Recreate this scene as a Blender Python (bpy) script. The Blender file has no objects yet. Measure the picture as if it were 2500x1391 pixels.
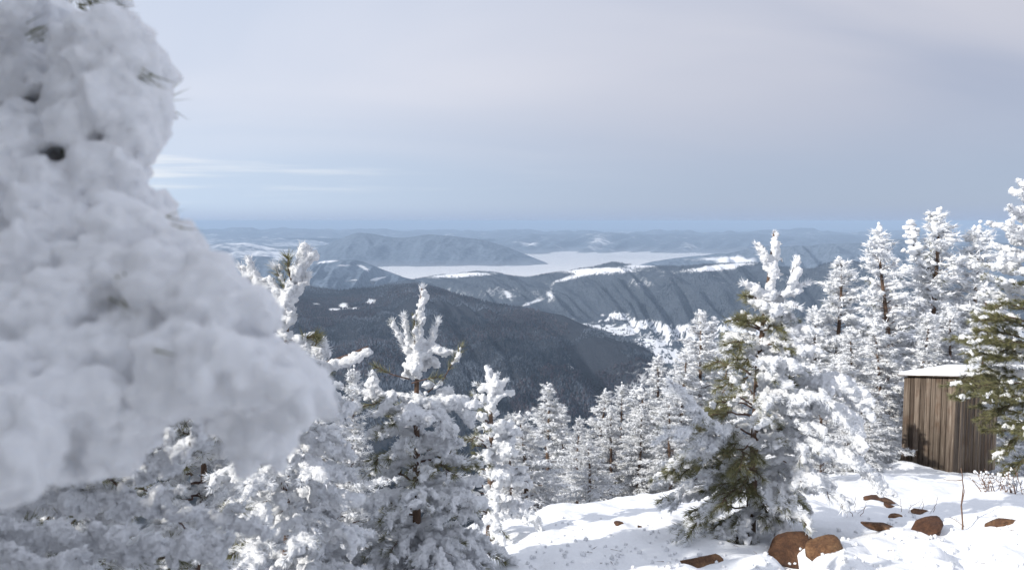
import bpy, bmesh, math, random
import numpy as np
from mathutils import Vector, Matrix

# ------------------------------------------------------------------ camera, sky, sun, exposure
sc = bpy.context.scene
col = sc.collection
F = 2000.0                       # focal length in pixels of the 2500 px wide photograph
TH = math.atan((695.5 - 540.0) / F)
cam_d = bpy.data.cameras.new("camera")
cam = bpy.data.objects.new("camera", cam_d)
col.objects.link(cam)
cam_d.sensor_width = 36.0
cam_d.lens = 36.0 * F / 2500.0
cam_d.clip_start = 0.02
cam_d.clip_end = 200000.0
cam.location = (0, 0, 0)
cam.rotation_euler = (math.pi / 2 - TH, 0, 0)
cam_d.dof.use_dof = True
cam_d.dof.focus_distance = 7.5
cam_d.dof.aperture_fstop = cam_d.lens / 1000.0 / 0.0044
sc.camera = cam

SUN_EL = math.radians(29)
sun_h = Vector((-0.90, -0.44)).normalized()
SUN = Vector((sun_h.x * math.cos(SUN_EL), sun_h.y * math.cos(SUN_EL), math.sin(SUN_EL)))

world = bpy.data.worlds.new("World")
sc.world = world
world.use_nodes = True
wn = world.node_tree
wn.nodes.clear()


def node(nt, typ, **kw):
    n = nt.nodes.new(typ)
    for k, v in kw.items():
        if k == 'inp':
            for kk, vv in v.items():
                n.inputs[kk].default_value = vv
        else:
            setattr(n, k, v)
    return n


def build_sky():
    nt = wn
    L = nt.links.new
    out = node(nt, 'ShaderNodeOutputWorld')
    bg = node(nt, 'ShaderNodeBackground', inp={'Strength': 0.1})
    L(bg.outputs[0], out.inputs[0])
    sky = node(nt, 'ShaderNodeTexSky', sky_type='NISHITA', sun_disc=False,
               sun_elevation=SUN_EL, sun_rotation=math.atan2(SUN.x, SUN.y), altitude=1200.0,
               air_density=1.0, dust_density=1.2, ozone_density=1.0)
    tc = node(nt, 'ShaderNodeTexCoord')
    sep = node(nt, 'ShaderNodeSeparateXYZ')
    L(tc.outputs['Generated'], sep.inputs[0])
    # direction projected on a cloud layer
    zz = node(nt, 'ShaderNodeMath', operation='MAXIMUM', inp={1: 0.0})
    L(sep.outputs[2], zz.inputs[0])
    za = node(nt, 'ShaderNodeMath', operation='ADD', inp={1: 0.42})
    L(zz.outputs[0], za.inputs[0])
    dx = node(nt, 'ShaderNodeMath', operation='DIVIDE')
    dy = node(nt, 'ShaderNodeMath', operation='DIVIDE')
    L(sep.outputs[0], dx.inputs[0]); L(za.outputs[0], dx.inputs[1])
    L(sep.outputs[1], dy.inputs[0]); L(za.outputs[0], dy.inputs[1])
    cmb = node(nt, 'ShaderNodeCombineXYZ')
    L(dx.outputs[0], cmb.inputs[0]); L(dy.outputs[0], cmb.inputs[1])
    mp = node(nt, 'ShaderNodeMapping')
    mp.inputs['Rotation'].default_value = (0, 0, math.radians(-38))
    mp.inputs['Scale'].default_value = (0.75, 1.9, 1)
    mp.inputs['Location'].default_value = (3.1, 1.7, 0)
    L(cmb.outputs[0], mp.inputs[0])
    n1 = node(nt, 'ShaderNodeTexNoise', inp={'Scale': 0.9, 'Detail': 4.0, 'Roughness': 0.45, 'Distortion': 0.6})
    L(mp.outputs[0], n1.inputs['Vector'])
    r1 = node(nt, 'ShaderNodeMapRange', interpolation_type='SMOOTHSTEP',
              inp={'From Min': 0.32, 'From Max': 0.70, 'To Min': 0.0, 'To Max': 1.0})
    L(n1.outputs['Fac'], r1.inputs[0])
    # glow of the thin cloud towards the sun
    dot = node(nt, 'ShaderNodeVectorMath', operation='DOT_PRODUCT')
    L(tc.outputs['Generated'], dot.inputs[0]); dot.inputs[1].default_value = SUN
    g = node(nt, 'ShaderNodeMapRange', interpolation_type='SMOOTHERSTEP',
             inp={'From Min': -0.78, 'From Max': 0.15, 'To Min': 0.0, 'To Max': 1.0})
    L(dot.outputs['Value'], g.inputs[0])
    veil = node(nt, 'ShaderNodeMix', data_type='RGBA')
    veil.inputs[6].default_value = (4.25, 4.65, 5.95, 1)       # thin veil, away from the sun
    veil.inputs[7].default_value = (6.7, 7.4, 8.9, 1)      # thin veil, towards the sun
    L(g.outputs[0], veil.inputs[0])
    cld = node(nt, 'ShaderNodeMix', data_type='RGBA')
    cld.inputs[6].default_value = (5.95, 6.1, 7.0, 1)
    cld.inputs[7].default_value = (8.9, 8.95, 9.7, 1)
    L(g.outputs[0], cld.inputs[0])
    base = node(nt, 'ShaderNodeMix', data_type='RGBA', inp={0: 0.90})
    # the veil turns bluer towards the horizon
    hz = node(nt, 'ShaderNodeMapRange', interpolation_type='SMOOTHSTEP', inp={'From Min': 0.0, 'From Max': 0.16, 'To Min': 1.0, 'To Max': 0.0})
    L(sep.outputs[2], hz.inputs[0])
    vb = node(nt, 'ShaderNodeMix', data_type='RGBA', blend_type='MULTIPLY')
    vb.inputs[7].default_value = (0.90, 1.0, 1.06, 1)
    L(hz.outputs[0], vb.inputs[0]); L(veil.outputs[2], vb.inputs[6])
    L(sky.outputs[0], base.inputs[6]); L(vb.outputs[2], base.inputs[7])
    # clouds: strong overhead, melting into the veil low down
    low = node(nt, 'ShaderNodeMapRange', interpolation_type='SMOOTHSTEP',
               inp={'From Min': 0.0, 'From Max': 0.22, 'To Min': 0.05, 'To Max': 0.95})
    L(sep.outputs[2], low.inputs[0])
    fm = node(nt, 'ShaderNodeMath', operation='MULTIPLY')
    L(r1.outputs[0], fm.inputs[0]); L(low.outputs[0], fm.inputs[1])
    m1 = node(nt, 'ShaderNodeMix', data_type='RGBA')
    L(fm.outputs[0], m1.inputs[0]); L(base.outputs[2], m1.inputs[6]); L(cld.outputs[2], m1.inputs[7])
    # thin low bars of stratus
    mp2 = node(nt, 'ShaderNodeMapping')
    mp2.inputs['Scale'].default_value = (1.6, 1.6, 26.0)
    mp2.inputs['Location'].default_value = (0.4, 0.0, 2.65)
    L(tc.outputs['Generated'], mp2.inputs[0])
    n2 = node(nt, 'ShaderNodeTexNoise', inp={'Scale': 1.6, 'Detail': 5.0, 'Roughness': 0.55})
    L(mp2.outputs[0], n2.inputs['Vector'])
    r2 = node(nt, 'ShaderNodeMapRange', interpolation_type='SMOOTHSTEP',
              inp={'From Min': 0.48, 'From Max': 0.68, 'To Min': 0.0, 'To Max': 0.75})
    L(n2.outputs['Fac'], r2.inputs[0])
    b1 = node(nt, 'ShaderNodeMapRange', interpolation_type='SMOOTHSTEP',
              inp={'From Min': 0.005, 'From Max': 0.035, 'To Min': 0.0, 'To Max': 1.0})
    L(sep.outputs[2], b1.inputs[0])
    b2 = node(nt, 'ShaderNodeMapRange', interpolation_type='SMOOTHSTEP',
              inp={'From Min': 0.055, 'From Max': 0.10, 'To Min': 1.0, 'To Max': 0.0})
    L(sep.outputs[2], b2.inputs[0])
    bm_ = node(nt, 'ShaderNodeMath', operation='MULTIPLY')
    L(b1.outputs[0], bm_.inputs[0]); L(b2.outputs[0], bm_.inputs[1])
    bm2 = node(nt, 'ShaderNodeMath', operation='MULTIPLY')
    L(bm_.outputs[0], bm2.inputs[0]); L(r2.outputs[0], bm2.inputs[1])
    bm3 = node(nt, 'ShaderNodeMath', operation='MULTIPLY')
    g2 = node(nt, 'ShaderNodeMath', operation='POWER', inp={1: 2.5})
    L(g.outputs[0], g2.inputs[0])
    L(bm2.outputs[0], bm3.inputs[0]); L(g2.outputs[0], bm3.inputs[1])
    m2 = node(nt, 'ShaderNodeMix', data_type='RGBA')
    L(bm3.outputs[0], m2.inputs[0]); L(m1.outputs[2], m2.inputs[6])
    m2.inputs[7].default_value = (10.0, 10.0, 10.0, 1)
    # thick haze low over the horizon all round
    h2 = node(nt, 'ShaderNodeMapRange', interpolation_type='SMOOTHERSTEP', inp={'From Min': -0.006, 'From Max': 0.026, 'To Min': 1.0, 'To Max': 0.0})
    L(sep.outputs[2], h2.inputs[0])
    m3 = node(nt, 'ShaderNodeMix', data_type='RGBA')
    L(h2.outputs[0], m3.inputs[0]); L(m2.outputs[2], m3.inputs[6])
    hc = node(nt, 'ShaderNodeMix', data_type='RGBA')
    hc.inputs[6].default_value = (3.9, 4.75, 6.5, 1)
    hc.inputs[7].default_value = (4.6, 5.6, 7.5, 1)
    L(g.outputs[0], hc.inputs[0]); L(hc.outputs[2], m3.inputs[7])
    L(m3.outputs[2], bg.inputs[0])


build_sky()
sun_d = bpy.data.lights.new("sun", 'SUN')
sun_d.energy = 4.3
sun_d.angle = math.radians(0.5)
sun_d.color = (1.0, 0.955, 0.88)
sun = bpy.data.objects.new("sun", sun_d)
col.objects.link(sun)
sun.rotation_euler = (-SUN).to_track_quat('-Z', 'Y').to_euler()
sc.view_settings.view_transform = 'Standard'
sc.view_settings.look = 'None'
sc.view_settings.gamma = 1.0
sc.view_settings.use_curve_mapping = False
sc.view_settings.exposure = 0.0
sc.cycles.volume_bounces = 0

# ------------------------------------------------------------------ helpers
CT, ST = math.cos(TH), math.sin(TH)


def P(px, py, Y):
    """point at world depth Y seen at photograph pixel (px, py); works on arrays"""
    xc = (np.asarray(px, float) - 1250.0) / F
    yc = (695.5 - np.asarray(py, float)) / F
    dy = CT + yc * ST
    dz = -ST + yc * CT
    s = np.asarray(Y, float) / dy
    return np.stack(np.broadcast_arrays(xc * s, dy * s, dz * s), -1)


def pix(V):
    V = np.asarray(V, float)
    f = V[..., 1] * CT - V[..., 2] * ST
    u = V[..., 1] * ST + V[..., 2] * CT
    return 1250 + F * V[..., 0] / f, 695.5 - F * u / f


def _h(ix, iy, iz, seed):
    n = (ix.astype(np.int64) * 374761393 + iy.astype(np.int64) * 668265263 + iz.astype(np.int64) * 2147483647 + seed * 974634777)
    n = (n ^ (n >> 13)) * 1274126177
    n = n ^ (n >> 16)
    return (n & 0xFFFFF).astype(np.float64) / 0xFFFFF


def vnoise(Pp, seed=0):
    Pp = np.asarray(Pp, float)
    i = np.floor(Pp).astype(np.int64)
    f = Pp - i
    f = f * f * (3 - 2 * f)
    r = 0
    for a in (0, 1):
        wx = f[..., 0] if a else 1 - f[..., 0]
        for b in (0, 1):
            wy = f[..., 1] if b else 1 - f[..., 1]
            for c in (0, 1):
                wz = f[..., 2] if c else 1 - f[..., 2]
                r = r + wx * wy * wz * _h(i[..., 0] + a, i[..., 1] + b, i[..., 2] + c, seed)
    return r


def fbm(Pp, oct=4, seed=0, gain=0.5):
    Pp = np.asarray(Pp, float)
    a, s, t = 1.0, 0, 0
    for k in range(oct):
        s = s + a * vnoise(Pp * (2.03 ** k), seed + k * 17)
        t += a
        a *= gain
    return s / t


def xyz(x, y, z=0.0):
    return np.stack(np.broadcast_arrays(np.asarray(x, float), np.asarray(y, float), np.asarray(z, float)), -1)


def smooth(a, b, x):
    t = np.clip((np.asarray(x, float) - a) / (b - a), 0, 1)
    return t * t * (3 - 2 * t)


def make_mesh(name, V, faces, smooth_shade=True, mats=()):
    """faces: list of integer arrays (m,k)"""
    me = bpy.data.meshes.new(name)
    V = np.ascontiguousarray(V, np.float32)
    faces = [np.asarray(f, np.int32) for f in faces if len(f)]
    me.vertices.add(len(V))
    me.vertices.foreach_set('co', V.ravel())
    nl = sum(f.size for f in faces)
    npoly = sum(len(f) for f in faces)
    me.loops.add(nl)
    me.polygons.add(npoly)
    me.loops.foreach_set('vertex_index', np.concatenate([f.ravel() for f in faces]).astype(np.int32))
    ls = np.concatenate([np.full(len(f), f.shape[1], np.int32) for f in faces])
    st = np.concatenate([[0], np.cumsum(ls)[:-1]]).astype(np.int32)
    me.polygons.foreach_set('loop_start', st)
    me.update(calc_edges=True)
    me.validate()
    if smooth_shade:
        me.polygons.foreach_set('use_smooth', np.ones(len(me.polygons), bool))
    for m in mats:
        me.materials.append(m)
    me.update()
    return me


def link(name, me, parent=None, loc=None):
    o = bpy.data.objects.new(name, me)
    col.objects.link(o)
    if parent is not None:
        o.parent = parent
    if loc is not None:
        o.location = loc
    return o


def tag(o, label=None, cat=None, group=None, kind=None):
    if label: o['label'] = label
    if cat: o['category'] = cat
    if group: o['group'] = group
    if kind: o['kind'] = kind
    return o


def empty(name, loc, label=None, cat=None, group=None):
    o = bpy.data.objects.new(name, None)
    o.empty_display_size = 0.2
    col.objects.link(o)
    o.location = loc
    return tag(o, label, cat, group)


def ico(sub):
    bm = bmesh.new()
    bmesh.ops.create_icosphere(bm, subdivisions=sub, radius=1.0)
    V = np.array([v.co[:] for v in bm.verts])
    Fc = np.array([[v.index for v in f.verts] for f in bm.faces])
    bm.free()
    return V, Fc


ICO1, ICO2, ICO3 = ico(1), ico(2), ico(3)


class Acc:
    def __init__(self):
        self.V, self.T, self.Q, self.n = [], [], [], 0
        self.frost, self.fv = [], None

    def add(self, V, T=None, Q=None):
        V = np.asarray(V, float).reshape(-1, 3)
        if T is not None and len(T): self.T.append(np.asarray(T) + self.n)
        if Q is not None and len(Q): self.Q.append(np.asarray(Q) + self.n)
        self.V.append(V)
        if self.fv is not None: self.frost.append(np.full(len(V), self.fv))
        self.n += len(V)

    def mesh(self, name, mats=(), off=None, smooth_shade=True):
        V = np.concatenate(self.V)
        if off is not None:
            V = V - np.asarray(off)
        fs = []
        if self.T: fs.append(np.concatenate(self.T))
        if self.Q: fs.append(np.concatenate(self.Q))
        me = make_mesh(name, V, fs, smooth_shade, mats)
        if self.frost:
            at = me.attributes.new('frost', 'FLOAT', 'POINT')
            at.data.foreach_set('value', np.concatenate(self.frost).astype(np.float32))
        return me

    # a tapered tube along a polyline
    def tube(self, pts, r, n=6, cap=True):
        pts = np.asarray(pts, float)
        r = np.broadcast_to(np.asarray(r, float), (len(pts),))
        t = np.gradient(pts, axis=0)
        t /= np.linalg.norm(t, axis=1)[:, None] + 1e-9
        ref = np.array([0.31, 0.2, 0.93]) if abs(t[:, 2]).mean() < 0.8 else np.array([0.93, 0.2, 0.31])
        a = np.cross(t, ref); a /= np.linalg.norm(a, axis=1)[:, None] + 1e-9
        b = np.cross(t, a)
        ang = np.arange(n) * 2 * math.pi / n
        V = pts[:, None] + r[:, None, None] * (np.cos(ang)[None, :, None] * a[:, None] + np.sin(ang)[None, :, None] * b[:, None])
        m = len(pts)
        i = np.arange(m - 1)[:, None] * n
        j = np.arange(n)[None]
        j2 = (j + 1) % n
        Q = np.stack([i + j, i + j2, i + n + j2, i + n + j], -1).reshape(-1, 4)
        V = V.reshape(-1, 3)
        T = None
        if cap:
            V = np.concatenate([V, pts[-1:] + t[-1:] * r[-1], pts[:1]])
            e, s = m * n, m * n + 1
            jj = np.arange(n); j2 = (jj + 1) % n
            T = np.concatenate([np.stack([(m - 1) * n + jj, (m - 1) * n + j2, np.full(n, e)], -1),
                                np.stack([j2, jj, np.full(n, s)], -1)])
        self.add(V, T, Q)

    # many lumps at once: centres C (n,3), radii R (n,) or (n,3), optional axes A (n,3) stretched by S (n,)
    def lumps(self, C, R, base=ICO1, jit=0.0, rng=None, A=None, S=None, bias=None):
        C = np.asarray(C, float)
        if not len(C): return
        B, T = base
        R = np.asarray(R, float)
        V = np.repeat(B[None], len(C), 0)
        if jit:
            V = V * (1 + jit * rng.uniform(-1, 1, (len(C), len(B), 1)))
        V = V * (R[:, None, None] if R.ndim == 1 else R[:, None, :])
        if A is not None:
            d = np.einsum('nvk,nk->nv', V, A)
            V = V + d[..., None] * A[:, None] * (S[:, None, None] - 1)
        V = V + C[:, None]
        Tt = T[None] + (np.arange(len(C)) * len(B))[:, None, None]
        self.add(V.reshape(-1, 3), Tt.reshape(-1, 3))

    # needles: origins O, directions D (unit), lengths Ln, widths W  -> 2 crossing slim triangles or one
    def needles(self, O, D, Ln, W, rng, sides=1):
        O = np.asarray(O, float)
        if not len(O): return
        k = rng.normal(size=O.shape)
        a = np.cross(D, k); a /= np.linalg.norm(a, axis=1)[:, None] + 1e-9
        Ln = np.asarray(Ln)[:, None]; W = np.asarray(W)[:, None]
        if sides == 1:
            V = np.stack([O - a * W * 0.62, O + a * W * 0.62, O + D * Ln], 1)
            n = len(O)
            q = np.arange(n)[:, None] * 3 + np.array([0, 1, 2])[None]
            self.add(V.reshape(-1, 3), q, None)
        else:
            b = np.cross(D, a)
            ring = []
            for s in range(3):
                an = s * 2 * math.pi / 3
                ring.append(O + (a * math.cos(an) + b * math.sin(an)) * W / 2)
            ring2 = [O + D * Ln * 0.6 + (r_ - O) * 0.95 for r_ in ring]
            V = np.stack(ring + ring2 + [O + D * Ln], 1)
            n = len(O)
            base = np.arange(n)[:, None, None] * 7
            Q = base + np.array([[0, 1, 4, 3], [1, 2, 5, 4], [2, 0, 3, 5]])[None]
            T = base + np.array([[3, 4, 6], [4, 5, 6], [5, 3, 6]])[None]
            self.add(V.reshape(-1, 3), T.reshape(-1, 3), Q.reshape(-1, 4))


# ------------------------------------------------------------------ materials
def new_mat(name):
    m = bpy.data.materials.new(name)
    m.use_nodes = True
    nt = m.node_tree
    b = nt.nodes['Principled BSDF']
    return m, nt, b


def noise_n(nt, scale, detail=4, rough=0.55, vec=None, dist=0.0):
    n = node(nt, 'ShaderNodeTexNoise', inp={'Scale': scale, 'Detail': float(detail), 'Roughness': rough, 'Distortion': dist})
    if vec is not None: nt.links.new(vec, n.inputs['Vector'])
    return n


def ramp(nt, src, pos_cols):
    r = node(nt, 'ShaderNodeValToRGB')
    e = r.color_ramp.elements
    while len(e) < len(pos_cols): e.new(0.5)
    for i, (p, c) in enumerate(pos_cols):
        e[i].position = p
        e[i].color = (c[0], c[1], c[2], 1)
    nt.links.new(src, r.inputs[0])
    return r


def obj_coord(nt):
    return node(nt, 'ShaderNodeTexCoord').outputs['Object']


def mat_snow(name, bump_scale, bump_str, dist, c=(0.86, 0.875, 0.90), sss=0.0, bump2=None):
    m, nt, b = new_mat(name)
    v = obj_coord(nt)
    n = noise_n(nt, bump_scale, 6, 0.65, v)
    bp = node(nt, 'ShaderNodeBump', inp={'Strength': bump_str, 'Distance': dist})
    nt.links.new(n.outputs['Fac'], bp.inputs['Height'])
    last = bp
    if bump2:
        n2 = noise_n(nt, bump2[0], 3, 0.6, v)
        b2 = node(nt, 'ShaderNodeBump', inp={'Strength': bump2[1], 'Distance': bump2[2]})
        nt.links.new(n2.outputs['Fac'], b2.inputs['Height'])
        nt.links.new(bp.outputs[0], b2.inputs['Normal'])
        last = b2
    nt.links.new(last.outputs[0], b.inputs['Normal'])
    b.inputs['Base Color'].default_value = (*c, 1)
    b.inputs['Roughness'].default_value = 0.75
    b.inputs['Specular IOR Level'].default_value = 0.15
    if sss:
        b.inputs['Subsurface Weight'].default_value = 1.0
        b.inputs['Subsurface Radius'].default_value = (sss, sss * 1.05, sss * 1.1)
        b.inputs['Subsurface Scale'].default_value = 1.0
    return m


M_GROUND = mat_snow('ground_snow', 7.0, 0.55, 0.05, bump2=(60.0, 0.35, 0.006))
M_RIME = mat_snow('rime', 90.0, 0.9, 0.012, bump2=(30.0, 0.6, 0.02))
M_RIME_MID = mat_snow('rime_far', 22.0, 0.8, 0.05)
M_RIME_NEAR = mat_snow('rime_near', 160.0, 0.6, 0.003, c=(0.85, 0.857, 0.875), sss=0.007)
M_ROOFSNOW = mat_snow('roof_snow', 12.0, 0.4, 0.02)


def mat_needles(name, frost=0.5, g1=(0.058, 0.068, 0.012), g2=(0.17, 0.152, 0.03), scale=9.0):
    m, nt, b = new_mat(name)
    v = obj_coord(nt)
    n = noise_n(nt, scale, 5, 0.6, v)
    n2 = noise_n(nt, scale * 5, 2, 0.5, v)
    r = ramp(nt, n2.outputs['Fac'], [(0.3, g1), (0.7, g2)])
    at = node(nt, 'ShaderNodeAttribute', attribute_name='frost')
    fa = node(nt, 'ShaderNodeMath', operation='ADD')
    nt.links.new(at.outputs['Fac'], fa.inputs[0]); nt.links.new(n.outputs['Fac'], fa.inputs[1])
    r2 = node(nt, 'ShaderNodeMapRange', interpolation_type='SMOOTHSTEP', inp={'From Min': 1.42 - frost, 'From Max': 1.58 - frost, 'To Min': 0.06, 'To Max': 1.0})
    nt.links.new(fa.outputs[0], r2.inputs[0])
    mx = node(nt, 'ShaderNodeMix', data_type='RGBA')
    nt.links.new(r2.outputs[0], mx.inputs[0])
    nt.links.new(r.outputs[0], mx.inputs[6])
    mx.inputs[7].default_value = (0.80, 0.82, 0.85, 1)
    nt.links.new(mx.outputs[2], b.inputs['Base Color'])
    b.inputs['Roughness'].default_value = 0.55
    return m


M_NEEDLE = mat_needles('pine_needles', 0.36)
M_NEEDLE_MID = mat_needles('pine_needles_frosted', 1.07, scale=3.0)


def mat_bark(name, c1=(0.05, 0.035, 0.028), c2=(0.17, 0.105, 0.07), scale=25):
    m, nt, b = new_mat(name)
    v = obj_coord(nt)
    mp = node(nt, 'ShaderNodeMapping')
    mp.inputs['Scale'].default_value = (1, 1, 0.35)
    nt.links.new(v, mp.inputs[0])
    n = noise_n(nt, scale, 6, 0.65, mp.outputs[0])
    r = ramp(nt, n.outputs['Fac'], [(0.3, c1), (0.7, c2)])
    nt.links.new(r.outputs[0], b.inputs['Base Color'])
    bp = node(nt, 'ShaderNodeBump', inp={'Strength': 0.8, 'Distance': 0.01})
    nt.links.new(n.outputs['Fac'], bp.inputs['Height'])
    nt.links.new(bp.outputs[0], b.inputs['Normal'])
    b.inputs['Roughness'].default_value = 0.9
    return m


M_BARK = mat_bark('pine_bark')
M_TWIG = mat_bark('twig_bark', (0.06, 0.04, 0.035), (0.15, 0.09, 0.07), 60)
M_DRY = mat_bark('dry_stem', (0.12, 0.07, 0.05), (0.25, 0.16, 0.11), 40)


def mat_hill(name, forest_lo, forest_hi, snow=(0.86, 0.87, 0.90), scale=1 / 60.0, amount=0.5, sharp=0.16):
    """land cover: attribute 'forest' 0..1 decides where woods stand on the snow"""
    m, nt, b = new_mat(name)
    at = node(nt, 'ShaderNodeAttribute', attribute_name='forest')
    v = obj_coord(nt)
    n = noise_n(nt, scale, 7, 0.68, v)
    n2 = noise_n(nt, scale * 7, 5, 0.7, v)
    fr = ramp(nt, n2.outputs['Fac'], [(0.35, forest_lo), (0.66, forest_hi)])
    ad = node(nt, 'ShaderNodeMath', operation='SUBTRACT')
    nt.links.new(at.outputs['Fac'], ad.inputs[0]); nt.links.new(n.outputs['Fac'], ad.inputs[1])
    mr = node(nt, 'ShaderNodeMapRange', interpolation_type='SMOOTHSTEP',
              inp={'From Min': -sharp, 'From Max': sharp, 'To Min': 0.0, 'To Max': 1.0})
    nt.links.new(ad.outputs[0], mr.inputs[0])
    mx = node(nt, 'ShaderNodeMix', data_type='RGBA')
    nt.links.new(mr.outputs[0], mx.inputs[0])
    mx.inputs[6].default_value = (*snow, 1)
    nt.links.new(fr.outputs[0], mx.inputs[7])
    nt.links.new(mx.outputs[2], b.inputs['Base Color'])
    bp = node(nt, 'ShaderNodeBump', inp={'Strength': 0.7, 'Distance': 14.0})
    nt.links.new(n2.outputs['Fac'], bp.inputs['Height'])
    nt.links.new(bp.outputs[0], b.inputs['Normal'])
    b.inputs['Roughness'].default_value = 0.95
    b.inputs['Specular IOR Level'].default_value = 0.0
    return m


M_HILL_NEAR = mat_hill('wooded_hillside', (0.016, 0.02, 0.028), (0.06, 0.065, 0.078), scale=1 / 45.0)
M_HILL_MID = mat_hill('wooded_ridge', (0.014, 0.020, 0.028), (0.13, 0.15, 0.18), scale=1 / 60.0, sharp=0.22)
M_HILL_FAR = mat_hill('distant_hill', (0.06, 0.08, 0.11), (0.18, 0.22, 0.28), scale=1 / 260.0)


def mat_tree_far(name, dark, frost, amt):
    m, nt, b = new_mat(name)
    v = obj_coord(nt)
    n = noise_n(nt, 1 / 5.0, 4, 0.7, v)
    n2 = noise_n(nt, 1 / 260.0, 4, 0.6, v)
    geo = node(nt, 'ShaderNodeNewGeometry')
    ad = node(nt, 'ShaderNodeMath', operation='ADD', inp={1: 0})
    nt.links.new(n.outputs['Fac'], ad.inputs[0]); nt.links.new(n2.outputs['Fac'], ad.inputs[1])
    r = ramp(nt, ad.outputs[0], [(0.0, dark), (1.0, frost)])
    r.color_ramp.elements[0].position = 0.0
    mr = node(nt, 'ShaderNodeMapRange', inp={'From Min': 0.92, 'From Max': 1.25, 'To Min': 0.0, 'To Max': 1.0})
    nt.links.new(ad.outputs[0], mr.inputs[0])
    nt.links.new(mr.outputs[0], r.inputs[0])
    nt.links.new(r.outputs[0], b.inputs['Base Color'])
    b.inputs['Roughness'].default_value = 0.95
    b.inputs['Specular IOR Level'].default_value = 0.0
    return m


M_FOREST = mat_tree_far('far_conifers', (0.011, 0.017, 0.027), (0.15, 0.175, 0.215), 0.5)
M_BARE = mat_tree_far('far_bare_trees', (0.028, 0.024, 0.032), (0.095, 0.088, 0.10), 0.5)

# ------------------------------------------------------------------ ground
RG = np.random.default_rng(11)


def ground_base(x, y):
    x = np.asarray(x, float); y = np.asarray(y, float)
    r = np.hypot(x, y)
    yy = np.maximum(y, -30)
    # convex brow: flat by the camera, sloping away in front
    s = np.log1p(np.exp((yy - 3.6) / 0.8)) * 0.8
    z = -1.62 - 0.255 * s + 0.045 * np.clip(x - 2, -4, 2.5) - 0.05 * np.clip(x - 5, 0, 10)
    z -= 0.34 * np.log1p(np.exp((0.1 - x) / 0.5)) * 0.5 * smooth(0.5, 4, y)          # drops to the left
    drop = 0.30 * np.log1p(np.exp((yy - 10.5 - 0.55 * np.clip(x, -5, 14)) / 1.5)) * 1.5
    z -= drop
    # the mountain's flank beyond
    z = np.where(r > 40, z - 0.16 * (r - 40) * smooth(40, 160, r), z)
    return np.maximum(z, -700.0)


def ground_z(x, y, detail=True):
    z = ground_base(x, y)
    if detail:
        r = np.hypot(np.asarray(x, float), np.asarray(y, float))
        k = 1 - smooth(25, 60, r)
        p = xyz(x, y)
        z = z + k * ((fbm(p * 0.55, 3, 5) - 0.5) * 0.28 + (fbm(p * 2.4, 3, 9) - 0.5) * 0.15 + (fbm(p * 7, 2, 12) - 0.5) * 0.045)
        # mound of drifted snow in front of the shed
        z = z + 0.28 * np.exp(-((x - 6.75) / 0.9) ** 2 - ((y - 13.75) / 0.55) ** 2)
        for bx, by, br, bh in DRIFT:
            z = z + bh * np.exp(-((x - bx) / br) ** 2 - ((y - by) / (br * 0.7)) ** 2)
        # steps trodden into the snow
        for fx, fy, fr, fd in FOOT:
            z = z - fd * np.exp(-((x - fx) ** 2 + ((y - fy) * 0.8) ** 2) / fr ** 2)
    rr = np.hypot(x, y)
    z = z + smooth(5200, 7600, rr) * 130.0
    far = smooth(6000, 12000, rr)
    z = z + far * (fbm(xyz(x, y) / 4200.0, 4, 31) - 0.42) * 150.0
    return z


DRIFT = []
for px, py, w in [(1985, 1398, 45), (2050, 1372, 60), (2190, 1305, 50), (2290, 1318, 45), (2440, 1300, 60), (2130, 1234, 40), (1735, 1398, 60), (2235, 1262, 35), (1880, 1392, 40)]:
    q = P(px, py, 1.0)
    d = (1.62 - 0.255 * 3.6 + 0.03) / (-q[2] - 0.255)
    DRIFT.append((q[0] * d, d - 0.02, w / F * d, 0.30 * w / F * d))
FOOT = []
for k in range(70):
    px = RG.uniform(1900, 2560); py = RG.uniform(1285, 1400)
    q = P(px, py, 1.0)
    d = -1.9 / q[2]
    FOOT.append((q[0] * d, d, RG.uniform(0.04, 0.12), RG.uniform(0.03, 0.11)))
for k in range(14):
    px = RG.uniform(1300, 1640); py = RG.uniform(1310, 1400)
    q = P(px, py, 1.0)
    d = -2.1 / q[2]
    FOOT.append((q[0] * d, d, RG.uniform(0.05, 0.10), RG.uniform(0.02, 0.06)))


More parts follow.
